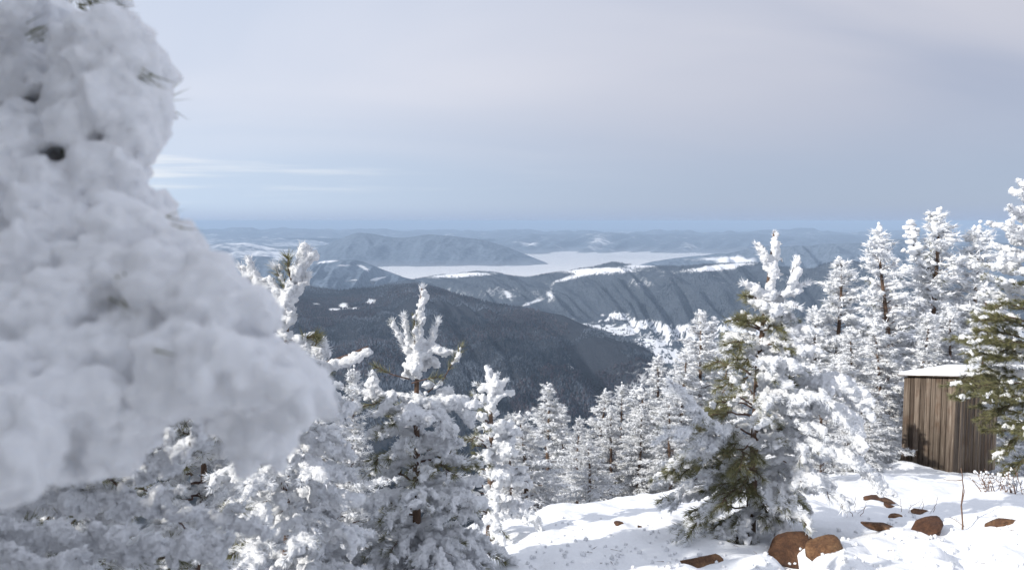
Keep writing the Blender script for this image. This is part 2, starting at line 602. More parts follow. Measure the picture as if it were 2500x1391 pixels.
def build_ground():
    a1 = np.radians(np.arange(-38, 40.01, 0.26))
    a2 = np.radians(np.arange(46, 320, 4.0))
    az = np.concatenate([a1, a2])
    r = np.concatenate([np.geomspace(0.4, 2.8, 20)[:-1], np.geomspace(2.8, 18, 185)[:-1], np.geomspace(18, 60, 70)[:-1],
                        np.geomspace(60, 3000, 40)[:-1], np.geomspace(3000, 60000, 130)])
    A, R = np.meshgrid(az, r)
    X, Y = R * np.sin(A), R * np.cos(A)
    Z = ground_z(X, Y)
    m, n = len(r), len(az)
    V = np.stack([X, Y, Z], -1).reshape(-1, 3)
    i = np.arange(m - 1)[:, None] * n
    j = np.arange(n)[None]; j2 = (j + 1) % n
    Q = np.stack([i + j, i + j2, i + n + j2, i + n + j], -1).reshape(-1, 4)[:, ::-1]
    V = np.concatenate([V, [[0, 0, float(ground_z(np.array([0.]), np.array([0.]))[0])]]])
    c = len(V) - 1
    jj = np.arange(n); T = np.stack([jj, (jj + 1) % n, np.full(n, c)], -1)[:, ::-1]
    me = make_mesh('snowy_ground', V, [Q, T], True)
    # land cover far away: woods and fields
    f = fbm(V / 1500.0 * np.array([1, 1, 0]), 4, 77)
    fo = np.where(np.hypot(V[:, 0], V[:, 1]) > 300, 0.35 + 0.6 * f, 0.0)
    at = me.attributes.new('forest', 'FLOAT', 'POINT')
    at.data.foreach_set('value', fo.astype(np.float32))
    # material: near snow relief fades into woods and fields
    mt, nt, b = new_mat('snow_and_far_fields')
    v = obj_coord(nt)
    a = node(nt, 'ShaderNodeAttribute', attribute_name='forest')
    nn = noise_n(nt, 1 / 420.0, 8, 0.62, v)
    su = node(nt, 'ShaderNodeMath', operation='SUBTRACT')
    nt.links.new(a.outputs['Fac'], su.inputs[0]); nt.links.new(nn.outputs['Fac'], su.inputs[1])
    mr = node(nt, 'ShaderNodeMapRange', interpolation_type='SMOOTHSTEP', inp={'From Min': -0.05, 'From Max': 0.05})
    nt.links.new(su.outputs[0], mr.inputs[0])
    mx = node(nt, 'ShaderNodeMix', data_type='RGBA')
    mx.inputs[6].default_value = (0.86, 0.875, 0.90, 1)
    mx.inputs[7].default_value = (0.06, 0.07, 0.075, 1)
    nt.links.new(mr.outputs[0], mx.inputs[0])
    nt.links.new(mx.outputs[2], b.inputs['Base Color'])
    n1 = noise_n(nt, 6.0, 6, 0.62, v)
    n2 = noise_n(nt, 55.0, 3, 0.6, v)
    b1 = node(nt, 'ShaderNodeBump', inp={'Strength': 0.45, 'Distance': 0.06})
    b2 = node(nt, 'ShaderNodeBump', inp={'Strength': 0.35, 'Distance': 0.008})
    nt.links.new(n1.outputs['Fac'], b1.inputs['Height']); nt.links.new(n2.outputs['Fac'], b2.inputs['Height'])
    nt.links.new(b1.outputs[0], b2.inputs['Normal']); nt.links.new(b2.outputs[0], b.inputs['Normal'])
    b.inputs['Roughness'].default_value = 0.7
    b.inputs['Specular IOR Level'].default_value = 0.2
    me.materials.append(mt)
    tag(link('snowy_ground', me), 'bright trampled snow slope running down from the viewpoint', kind='structure')


build_ground()


# ------------------------------------------------------------------ hills
def interp(tab, x):
    a = np.array(tab, float)
    return np.interp(x, a[:, 0], a[:, 1])


def smooth_interp(tab, x, w):
    """linear interpolation with a slight smoothing so that ridges are not faceted"""
    return sum(interp(tab, x + o * w) for o in (-1, -0.5, 0, 0.5, 1)) / 5


HILLS = {}


def hill(name, x0, x1, step, sil, dist, foot_py, foot_d, rows, back, mat, label, prof=lambda t, px: t,
         gully=(0, 100, 0, 1), rough=0.0, forest=None, sil_noise=0.0, seed=0, flat_foot=False):
    px = np.arange(x0, x1 + 1, step, dtype=float)
    py = smooth_interp(sil, px, 14)
    if sil_noise:
        py = py + (fbm(xyz(px / 38.0, seed), 4, seed) - 0.5) * sil_noise
    Dr = interp(dist, px); Df = interp(foot_d, px)
    R = P(px, py, Dr)
    Ft = P(px, interp(foot_py, px), Df)
    t = np.linspace(0, 1, rows)[:, None]
    X = Ft[:, 0] + (R[:, 0] - Ft[:, 0]) * t
    Y = Ft[:, 1] + (R[:, 1] - Ft[:, 1]) * t
    Z = Ft[:, 2] + (R[:, 2] - Ft[:, 2]) * prof(t, px[None])
    amp, wl, shear, oc = gully
    env = np.clip(4 * t * (1 - t), 0, 1) ** 0.8 * (smooth(0.18, 0.45, t) if flat_foot else 1.0)
    if amp:
        g = fbm(xyz((px[None] + shear * (t - 1)) / wl, t * 0.9, 0.3), oc, seed + 3)
        g = 1 - np.abs(g - 0.5) * 4
        Z = Z + env * amp * (g - 0.5)
    if rough:
        Z = Z + env * rough * (fbm(xyz(X / 260, Y / 260), 4, seed + 8) - 0.5) * 2
    # keep every front point under the sight line of the ridge
    cap = (R[:, 2] / R[:, 1])[None] * Y - 0.0015 * Y * (1 - t)
    Z = np.where(t < 1, np.minimum(Z, cap), Z)
    # rounded back side
    bs = np.array(back, float)
    Xb = R[None, :, 0] * (1 + bs[:, :1] / R[None, :, 1]); Yb = R[None, :, 1] + bs[:, :1]
    Zb = R[None, :, 2] - bs[:, 1:]
    X = np.concatenate([X, Xb]); Y = np.concatenate([Y, Yb]); Z = np.concatenate([Z, Zb])
    m, n = X.shape
    V = np.stack([X, Y, Z], -1)
    i = np.arange(m - 1)[:, None] * n; j = np.arange(n - 1)[None]
    Q = np.stack([i + j, i + j + 1, i + n + j + 1, i + n + j], -1).reshape(-1, 4)
    me = make_mesh(name, V.reshape(-1, 3), [Q], True, [mat])
    tt = np.concatenate([t[:, 0], np.ones(len(bs))])
    pxx, pyy = pix(V)
    fo = forest(np.broadcast_to(px[None], V.shape[:2]), pyy, np.broadcast_to(tt[:, None], V.shape[:2]), V)
    fo = np.clip(fo, -0.5, 1.5)
    at = me.attributes.new('forest', 'FLOAT', 'POINT')
    at.data.foreach_set('value', fo.astype(np.float32).ravel())
    HILLS[label] = (V, fo, rows)
    return tag(link(name, me), label, kind='structure')


def blob(px, py, cx, cy, rx, ry, ang=0.0):
    c, s = math.cos(ang), math.sin(ang)
    u = ((px - cx) * c + (py - cy) * s) / rx
    v = (-(px - cx) * s + (py - cy) * c) / ry
    return np.exp(-(u * u + v * v))


BACK = [(80, 12), (250, 60), (600, 180), (1200, 420)]
# far right ridge
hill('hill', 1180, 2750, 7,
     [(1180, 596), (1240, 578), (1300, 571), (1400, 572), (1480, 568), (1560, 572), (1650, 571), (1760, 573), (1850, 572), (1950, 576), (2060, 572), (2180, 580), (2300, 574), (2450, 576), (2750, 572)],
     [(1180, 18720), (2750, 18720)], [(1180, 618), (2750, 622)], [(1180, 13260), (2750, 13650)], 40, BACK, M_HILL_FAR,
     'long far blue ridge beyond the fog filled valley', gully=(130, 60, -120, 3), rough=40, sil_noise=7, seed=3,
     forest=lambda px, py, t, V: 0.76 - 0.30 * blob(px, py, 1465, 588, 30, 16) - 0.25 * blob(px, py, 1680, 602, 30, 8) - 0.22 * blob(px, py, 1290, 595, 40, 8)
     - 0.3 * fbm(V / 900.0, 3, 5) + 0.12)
hill('hill', -200, 1500, 8,
     [(-200, 558), (300, 556), (480, 558), (560, 555), (640, 560), (720, 556), (800, 561), (900, 557), (980, 562), (1060, 559), (1150, 564), (1250, 560), (1350, 566), (1500, 570)],
     [(-200, 26000), (1500, 26000)], [(-200, 578), (1500, 584)], [(-200, 21000), (1500, 21000)], 24, BACK, M_HILL_FAR,
     'faint farthest ridge closing the horizon at left', gully=(150, 80, -90, 3), rough=60, sil_noise=14, seed=97,
     forest=lambda px, py, t, V: 0.72 - 0.3 * (fbm(V / 900.0, 3, 15) - 0.4))
hill('hill', 1300, 2900, 8,
     [(1300, 572), (1400, 563), (1500, 566), (1600, 560), (1720, 565), (1850, 562), (1960, 558), (2060, 566), (2200, 561), (2350, 566), (2500, 560), (2900, 564)],
     [(1300, 24000), (2900, 24000)], [(1300, 584), (2900, 586)], [(1300, 20000), (2900, 20000)], 24, BACK, M_HILL_FAR,
     'faint farthest ridge closing the horizon at right', gully=(150, 80, -90, 3), rough=60, sil_noise=14, seed=98,
     forest=lambda px, py, t, V: 0.72 - 0.3 * (fbm(V / 900.0, 3, 15) - 0.4))
# far left hills in the plain
hill('hill', 300, 860, 7,
     [(300, 575), (480, 574), (560, 578), (640, 574), (720, 580), (800, 584), (860, 590)],
     [(300, 23400), (860, 23400)], [(300, 600), (860, 606)], [(300, 17160), (860, 17160)], 30, BACK, M_HILL_FAR,
     'pale distant hills fading into blue haze at far left', gully=(90, 70, -60, 3), rough=40, sil_noise=8, seed=12,
     forest=lambda px, py, t, V: 0.62 - 0.35 * (fbm(V / 1500.0, 3, 15) - 0.35))
hill('hill', 380, 800, 5,
     [(380, 596), (480, 598), (540, 594), (600, 592), (660, 604), (720, 612), (800, 622)],
     [(380, 13260), (800, 13260)], [(380, 632), (800, 640)], [(380, 10530), (800, 10530)], 36, BACK, M_HILL_FAR,
     'pale hills with scattered snowy fields at far left', gully=(70, 60, -60, 3), rough=40, sil_noise=6, seed=22,
     forest=lambda px, py, t, V: 0.64 - 0.5 * (fbm(V / 800.0 * np.array([1, 0.6, 1]), 3, 19) - 0.3))
# the big round mountain
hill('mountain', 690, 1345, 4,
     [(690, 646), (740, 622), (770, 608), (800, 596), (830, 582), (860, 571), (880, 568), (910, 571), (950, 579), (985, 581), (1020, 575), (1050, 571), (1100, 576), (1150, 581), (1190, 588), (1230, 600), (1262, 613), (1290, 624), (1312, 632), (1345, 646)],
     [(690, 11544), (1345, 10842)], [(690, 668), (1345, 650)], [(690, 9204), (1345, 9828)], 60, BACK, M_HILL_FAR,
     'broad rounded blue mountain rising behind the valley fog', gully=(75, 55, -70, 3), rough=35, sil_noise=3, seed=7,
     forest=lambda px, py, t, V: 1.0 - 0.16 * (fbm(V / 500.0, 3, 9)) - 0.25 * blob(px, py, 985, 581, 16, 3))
# right far ridge with a village
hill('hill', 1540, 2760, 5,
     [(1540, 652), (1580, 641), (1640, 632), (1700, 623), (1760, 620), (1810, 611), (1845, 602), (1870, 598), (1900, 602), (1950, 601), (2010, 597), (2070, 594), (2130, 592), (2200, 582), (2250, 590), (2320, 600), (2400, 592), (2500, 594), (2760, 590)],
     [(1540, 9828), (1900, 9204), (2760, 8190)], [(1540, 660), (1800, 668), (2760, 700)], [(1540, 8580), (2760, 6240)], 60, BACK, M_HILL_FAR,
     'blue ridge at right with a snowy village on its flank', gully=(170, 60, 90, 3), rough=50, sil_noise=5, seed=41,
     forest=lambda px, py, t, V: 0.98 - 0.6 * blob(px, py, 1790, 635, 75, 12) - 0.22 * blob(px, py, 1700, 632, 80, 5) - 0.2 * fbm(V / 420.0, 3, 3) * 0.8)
# small dark hills, left
hill('hill', 100, 790, 4,
     [(100, 705), (300, 690), (400, 678), (480, 660), (520, 643), (560, 633), (600, 627), (640, 625), (680, 630), (720, 646), (790, 672)],
     [(100, 9000), (790, 9000)], [(100, 712), (480, 700), (790, 712)], [(100, 7000), (790, 7000)], 50, BACK, M_HILL_FAR,
     'low dark wooded hill at left with a snow rim', gully=(90, 45, -60, 3), rough=40, sil_noise=3, seed=51,
     forest=lambda px, py, t, V: 0.86 - 0.5 * blob(px, py, 690, 632, 30, 4) - 0.12 * fbm(V / 300.0, 3, 3))
hill('hill', 690, 1080, 3,
     [(690, 690), (730, 660), (765, 644), (800, 634), (835, 635), (865, 633), (895, 640), (920, 652), (945, 661), (975, 672), (1020, 684), (1080, 695)],
     [(690, 8300), (1080, 7800)], [(690, 735), (1080, 735)], [(690, 6200), (1080, 6200)], 60, BACK, M_HILL_FAR,
     'dark wooded hill with white clearings near its summit', gully=(120, 45, -70, 3), rough=40, sil_noise=3, seed=61,
     forest=lambda px, py, t, V: 0.98 - 0.75 * blob(px, py, 800, 639, 34, 4, -0.1) - 0.6 * blob(px, py, 890, 655, 22, 7, 0.5) - 0.5 * blob(px, py, 845, 648, 30, 3)
     - 0.4 * blob(px, py, 795, 664, 20, 4) - 0.10 * fbm(V / 200.0, 3, 3))


# the gullied middle ridge with the open valley below it
def forest_ridge(px, py, t, V):
    n = fbm(V / 140.0, 4, 4)
    f = 1.04 - 0.40 * (n - 0.4) - 0.35 * (fbm(V / 55.0, 3, 47) - 0.45)
    f = f - 0.20 * smooth(0.50, 0.70, fbm(xyz((px + 230 * (t - 1)) / 20.0, t * 3.0), 3, 91)) * smooth(1.0, 0.8, t)
    f = f - 0.95 * blob(px, py, 1125, 671, 85, 6, -0.05)
    f = f - 1.1 * blob(px, py, 1465, 661, 100, 8, -0.03) - 0.8 * blob(px, py, 1395, 678, 45, 6, -0.25)
    f = f - 1.0 * blob(px, py, 1755, 652, 100, 7, -0.12) - 0.9 * blob(px, py, 1570, 648, 60, 4)
    f = f + 1.2 * blob(px, py, 1500, 643, 30, 5)
    f = f - 0.8 * blob(px, py, 1297, 739, 26, 4, -0.3) - 0.6 * blob(px, py, 1345, 718, 8, 16)
    f = f - 0.42 * blob(px, py, 1230, 715, 60, 22) - 0.35 * blob(px, py, 1120, 720, 60, 20)
    f = f - 0.35 * blob(px, py, 1560, 690, 40, 14)
    # valley floor: fields between hedges
    top = interp([(1390, 800), (1440, 782), (1470, 768), (1500, 758), (1530, 768), (1560, 780), (1650, 790), (1750, 782), (1800, 772), (2000, 800)], px)
    v = smooth(-7, 7, py - top + 16 * (fbm(V / 110.0, 3, 44) - 0.5)) * smooth(1395, 1440, px)
    hd = np.abs(fbm(V / 36.0 * np.array([1, 0.6, 1]), 2, 14) - 0.5)
    f = f - v * (0.92 - 0.85 * smooth(0.075, 0.02, hd) - 0.6 * smooth(0.52, 0.62, fbm(V / 90.0, 3, 45)))
    return f


hill('hill', 880, 2760, 4,
     [(880, 705), (940, 694), (1000, 683), (1060, 674), (1130, 667), (1190, 662), (1240, 672), (1290, 679), (1340, 667), (1400, 658), (1455, 651), (1480, 644), (1505, 640), (1535, 646), (1580, 648), (1650, 651), (1720, 646), (1780, 643), (1850, 641), (1900, 650), (1980, 658), (2020, 643), (2060, 637), (2110, 642), (2160, 652), (2220, 664), (2300, 678), (2500, 690), (2760, 690)],
     [(880, 7600), (1300, 6900), (1500, 6600), (1850, 6100), (2100, 5600), (2760, 5000)],
     [(880, 760), (1100, 790), (1300, 810), (1450, 835), (1600, 930), (1700, 960), (1850, 980), (2100, 1020), (2760, 1060)],
     [(880, 5000), (1300, 4700), (1450, 4500), (1600, 3700), (1700, 3500), (2100, 3000), (2760, 2800)], 150, BACK, M_HILL_MID,
     'long gullied forest ridge with white meadows along its crest',
     prof=lambda t, px: np.where(t < 0.30, t * 0.22 / 0.30, np.where(t < 0.84, 0.22 + (t - 0.30) * 0.70 / 0.54, 0.92 + (t - 0.84) * 0.08 / 0.16)),
     gully=(150, 62, 260, 3), rough=40, sil_noise=4, seed=71, flat_foot=True, forest=forest_ridge)


def forest_near(px, py, t, V):
    n = fbm(V / 90.0, 4, 6)
    f = 1.02 - 0.25 * n
    f = f - 0.75 * blob(px, py, 815, 755, 15, 3) - 0.7 * blob(px, py, 868, 752, 13, 2.5) - 0.7 * blob(px, py, 905, 735, 12, 9) - 0.7 * blob(px, py, 838, 745, 14, 8) - 0.5 * blob(px, py, 770, 742, 14, 4)
    f = f - 0.45 * blob(px, py, 1560, 930, 40, 50, 0.6) - 0.3 * blob(px, py, 1400, 900, 14, 60, -0.5)
    return f


hill('hill', -1200, 1800, 4,
     [(-1200, 800), (-700, 745), (-300, 720), (100, 700), (440, 690), (600, 700), (690, 699), (720, 692), (760, 699), (800, 706), (830, 709), (900, 702), (1000, 691), (1060, 700), (1100, 714), (1150, 730), (1230, 746), (1300, 755), (1380, 771), (1440, 798), (1500, 819), (1560, 842), (1600, 864), (1630, 900), (1680, 980), (1740, 1060), (1800, 1120)],
     [(-1200, 4300), (440, 4700), (1000, 4200), (1300, 3600), (1600, 3000), (1800, 2500)],
     [(-1200, 1180), (1600, 1180), (1800, 1220)], [(-1200, 1500), (1800, 1500)], 95, [(60, 15), (200, 70), (500, 220), (900, 420)], M_HILL_NEAR,
     'near dark hillside densely wooded and dusted with frost', prof=lambda t, px: t,
     gully=(75, 120, 300, 3), rough=34, sil_noise=5, seed=81, forest=forest_near)


def scatter(hlabel, count, mat_list, name, label, hmin, hmax, seed, thr=0.45, bare_fn=None, dens_pow=1.0, bare=False, simple=False):
    V, fo, rows = HILLS[hlabel]
    rng = np.random.default_rng(seed)
    V = V[:rows + 2]; fo = fo[:rows + 2]
    m, n = fo.shape
    # cell weights: ground area
    A = np.linalg.norm(np.cross(V[1:, :-1] - V[:-1, :-1], V[:-1, 1:] - V[:-1, :-1]), axis=-1)
    d = V[:-1, :-1, 1]
    w = A / d ** dens_pow
    w = np.where(pix(V[:-1, :-1])[0] < 430, w * 0.12, w)
    w = w.ravel(); w /= w.sum()
    c = rng.choice(len(w), count * 2, p=w)
    i, j = c // (n - 1), c % (n - 1)
    u, v = rng.random(len(c)), rng.random(len(c))
    def bil(a):
        sh = (slice(None),) + (None,) * (a.ndim - 2)
        uu, vv = (u[sh], v[sh]) if a.ndim > 2 else (u, v)
        return (a[i, j] * (1 - uu) * (1 - vv) + a[i, j + 1] * uu * (1 - vv) + a[i + 1, j] * (1 - uu) * vv + a[i + 1, j + 1] * uu * vv)
    p = bil(V); f = bil(fo)
    nz = fbm(p / 45.0, 3, seed + 2)
    keep = f - nz + (rng.random(len(f)) - 0.5) * 0.25 > thr - 0.5
    kind = fbm(p / 420.0, 3, seed + 5)
    pxx, pyy = pix(p)
    if bare_fn is not None:
        b = bare_fn(pxx, pyy, kind)
        keep &= b if bare else ~b
    p = p[keep][:count]
    N = len(p)
    h = rng.uniform(hmin, hmax, N) * rng.uniform(0.8, 1.1, N)
    acc = Acc()
    k = 5 if not simple else 4
    ang = np.arange(k) * 2 * math.pi / k + rng.uniform(0, 6, (N, 1))
    if not bare:
        rad = h * rng.uniform(0.17, 0.25, N)
        levels = [(0.10, 1.0), (0.45, 0.62)]
    else:
        rad = h * rng.uniform(0.26, 0.38, N)
        levels = [(0.25, 0.7), (0.65, 1.0)]
    rings = []
    for (hz, rr) in levels:
        ja = rad[:, None] * rr * rng.uniform(0.75, 1.25, (N, k))
        rings.append(np.stack([p[:, 0, None] + np.cos(ang) * ja, p[:, 1, None] + np.sin(ang) * ja,
                               p[:, 2, None] + h[:, None] * hz + 0 * ja], -1))
    top = p + np.stack([rng.normal(0, 0.2, N), rng.normal(0, 0.2, N), h], -1)
    bot = p - np.array([0, 0, 1.0])
    Vv = np.concatenate([rings[0], rings[1], top[:, None], bot[:, None]], 1)
    b0 = np.arange(N)[:, None, None] * (2 * k + 2)
    jj = np.arange(k); j2 = (jj + 1) % k
    Q = b0 + np.stack([jj, j2, k + j2, k + jj], -1)[None]
    T = b0 + np.concatenate([np.stack([k + jj, k + j2, np.full(k, 2 * k)], -1)])[None]
    if simple:
        Vv = np.concatenate([rings[0], top[:, None]], 1)
        b0 = np.arange(N)[:, None, None] * (k + 1)
        T = b0 + np.stack([jj, j2, np.full(k, k)], -1)[None]
        acc.add(Vv.reshape(-1, 3), T.reshape(-1, 3))
    else:
        acc.add(Vv.reshape(-1, 3), T.reshape(-1, 3), Q.reshape(-1, 4))
    me = acc.mesh(name, mat_list, smooth_shade=not True)
    return tag(link(name, me), label, kind='stuff')


def bare_near(px, py, kind):
    s = kind + 0.22 * blob(px, py, 1330, 790, 130, 40, 0.3) + 0.25 * blob(px, py, 1420, 960, 200, 70) - 0.08
    return s > 0.56


NEAR_H = 'near dark hillside densely wooded and dusted with frost'
MID_H = 'long gullied forest ridge with white meadows along its crest'
scatter(NEAR_H, 42000, [M_FOREST], 'forest', 'frosted dark conifers covering the near hillside as one wood', 9, 15, 5, bare_fn=bare_near, dens_pow=1.3, simple=True)
scatter(NEAR_H, 16000, [M_BARE], 'bare_forest', 'brownish leafless trees massed on the near hillside', 8, 13, 6, bare_fn=bare_near, dens_pow=1.3, bare=True)
scatter(MID_H, 55000, [M_FOREST], 'forest', 'dark conifers massed on the gullied ridge and valley hedges', 8, 15, 9, dens_pow=1.2, thr=0.40, simple=True)


# fog lying in the far valley: a bank with a gently billowed top
def fog_bank():
    px = np.linspace(640, 2050, 150)
    Yd = np.concatenate([np.linspace(7200, 16500, 90)])
    PX, YY = np.meshgrid(px, Yd)
    X = (PX - 1250) / F * YY
    Z = -530 + 26 * (fbm(xyz(X / 900, YY / 1500), 4, 3) - 0.5) * 2
    e = smooth(0, 0.05, (PX - 640) / 1410) * smooth(1, 0.94, (PX - 640) / 1410)
    Z = Z - 60 * (1 - e)
    m, n = X.shape
    V = np.concatenate([np.stack([X, YY, Z], -1).reshape(-1, 3), np.stack([X, YY, Z * 0 - 640], -1).reshape(-1, 3)])
    i = np.arange(m - 1)[:, None] * n; j = np.arange(n - 1)[None]
    Q = np.stack([i + j, i + j + 1, i + n + j + 1, i + n + j], -1).reshape(-1, 4)
    Q2 = Q[:, ::-1] + m * n
    ed = []
    for a in [np.arange(n), np.arange(n) + (m - 1) * n]:
        ed.append(np.stack([a[:-1], a[1:], a[1:] + m * n, a[:-1] + m * n], -1))
    for a in [np.arange(m) * n, np.arange(m) * n + n - 1]:
        ed.append(np.stack([a[:-1], a[1:], a[1:] + m * n, a[:-1] + m * n], -1))
    mt, nt, b = new_mat('valley_fog')
    b.inputs['Base Color'].default_value = (0.74, 0.74, 0.75, 1)
    b.inputs['Roughness'].default_value = 1
    b.inputs['Specular IOR Level'].default_value = 0
    me = make_mesh('valley_fog', V, [Q, Q2] + ed, True, [mt])
    tag(link('valley_fog', me), 'white fog bank filling the far valley between blue hills', kind='stuff')


fog_bank()


def mist():
    x0, x1 = -1600.0, 5200.0
    V = np.array([[x0 * 1.0, 7600, 0], [x1 * 0.72, 7600, 0], [x1 * 1.35, 15800, 0], [x0 * 2.2, 15800, 0]], float)
    V = np.concatenate([V + np.array([0, 0, -640.0]), V + np.array([0, 0, -462.0])])
    Q = np.array([[0, 3, 2, 1], [4, 5, 6, 7], [0, 1, 5, 4], [1, 2, 6, 5], [2, 3, 7, 6], [3, 0, 4, 7]])
    m = bpy.data.materials.new('mist')
    m.use_nodes = True
    m.node_tree.nodes.clear()
    out = node(m.node_tree, 'ShaderNodeOutputMaterial')
    pv = node(m.node_tree, 'ShaderNodeVolumePrincipled', inp={'Color': (0.80, 0.87, 1.0, 1), 'Density': 2.6e-4, 'Anisotropy': 0.0})
    m.node_tree.links.new(pv.outputs[0], out.inputs['Volume'])
    tag(link('mist', make_mesh('mist', V, [Q], False, [m])), 'thin mist hanging over the valley fog bank', kind='stuff')


mist()


def haze():
    me = bpy.data.meshes.new('haze')
    bm = bmesh.new()
    bmesh.ops.create_cube(bm, size=1)
    for v in bm.verts:
        v.co = (v.co.x * 126000, v.co.y * 126000, 14.0 if v.co.z > 0 else -1000.0)
    bm.to_mesh(me); bm.free()
    m = bpy.data.materials.new('haze')
    m.use_nodes = True
    nt = m.node_tree
    nt.nodes.clear()
    out = node(nt, 'ShaderNodeOutputMaterial')
    pv = node(nt, 'ShaderNodeVolumePrincipled', inp={'Color': (0.57, 0.75, 1.0, 1), 'Density': 6.0e-5, 'Anisotropy': 0.0})
    nt.links.new(pv.outputs[0], out.inputs['Volume'])
    me.materials.append(m)
    tag(link('haze', me), 'pale blue air between the viewpoint and the far hills', kind='stuff')


haze()

# ------------------------------------------------------------------ snow covered pines
UP = np.array([0, 0, 1.0])
WIND = np.array([0.80, -0.35, 0.30])       # rime grows on this side


def unit(v):
    v = np.asarray(v, float)
    return v / (np.linalg.norm(v, axis=-1, keepdims=True) + 1e-9)


def curve(p0, d0, d1, L, n=7):
    """path starting along d0 and bending to d1"""
    t = np.linspace(0, 1, n)
    d = unit(np.asarray(d0)[None] * (1 - t)[:, None] + np.asarray(d1)[None] * t[:, None])
    s = L / (n - 1)
    p = np.zeros((n, 3)); p[0] = p0
    for i in range(1, n):
        p[i] = p[i - 1] + 0.5 * (d[i - 1] + d[i]) * s
    return p


def resample(path, ds):
    path = np.asarray(path, float)
    seg = np.linalg.norm(np.diff(path, axis=0), axis=1)
    s = np.concatenate([[0], np.cumsum(seg)])
    n = max(2, int(s[-1] / ds) + 1)
    q = np.linspace(0, s[-1], n)
    pts = np.stack([np.interp(q, s, path[:, k]) for k in range(3)], -1)
    tan = unit(np.gradient(pts, axis=0))
    return pts, tan, q / max(s[-1], 1e-6)


def shoot_needles(acc, path, per_m, ln, w, rng, t0=0.25, sides=1, spread=(25, 60)):
    pts, tan, t = resample(path, 1.0 / per_m)
    k = t >= t0
    pts, tan = pts[k], tan[k]
    if not len(pts): return
    n = len(pts)
    r = rng.normal(size=(n, 3))
    side = unit(np.cross(tan, r))
    an = np.radians(rng.uniform(spread[0], spread[1], n))[:, None]
    D = unit(tan * np.cos(an) + side * np.sin(an) + UP * 0.06)
    acc.needles(pts, D, ln * rng.uniform(0.7, 1.15, n), w * rng.uniform(0.8, 1.2, n), rng, sides)


NT = [0]


def snow_mods(o, voxel, amp, size, amp2=None, size2=None, smooth_it=2):
    r = o.modifiers.new('remesh', 'REMESH'); r.mode = 'VOXEL'; r.voxel_size = voxel; r.use_smooth_shade = True
    if smooth_it:
        s = o.modifiers.new('smooth', 'SMOOTH'); s.factor = 0.5; s.iterations = smooth_it
    for a, z, k in ((amp, size, 0), (amp2, size2, 1)):
        if not a: continue
        key = 'lump_%d_%d' % (int(z * 10000), k)
        tx = bpy.data.textures.get(key)
        if tx is None:
            tx = bpy.data.textures.new(key, 'CLOUDS'); tx.noise_scale = z; tx.noise_depth = 2; tx.noise_type = 'SOFT_NOISE'
        d = o.modifiers.new('displace', 'DISPLACE'); d.texture = tx; d.strength = a; d.mid_level = 0.5
        d.texture_coords = 'LOCAL'


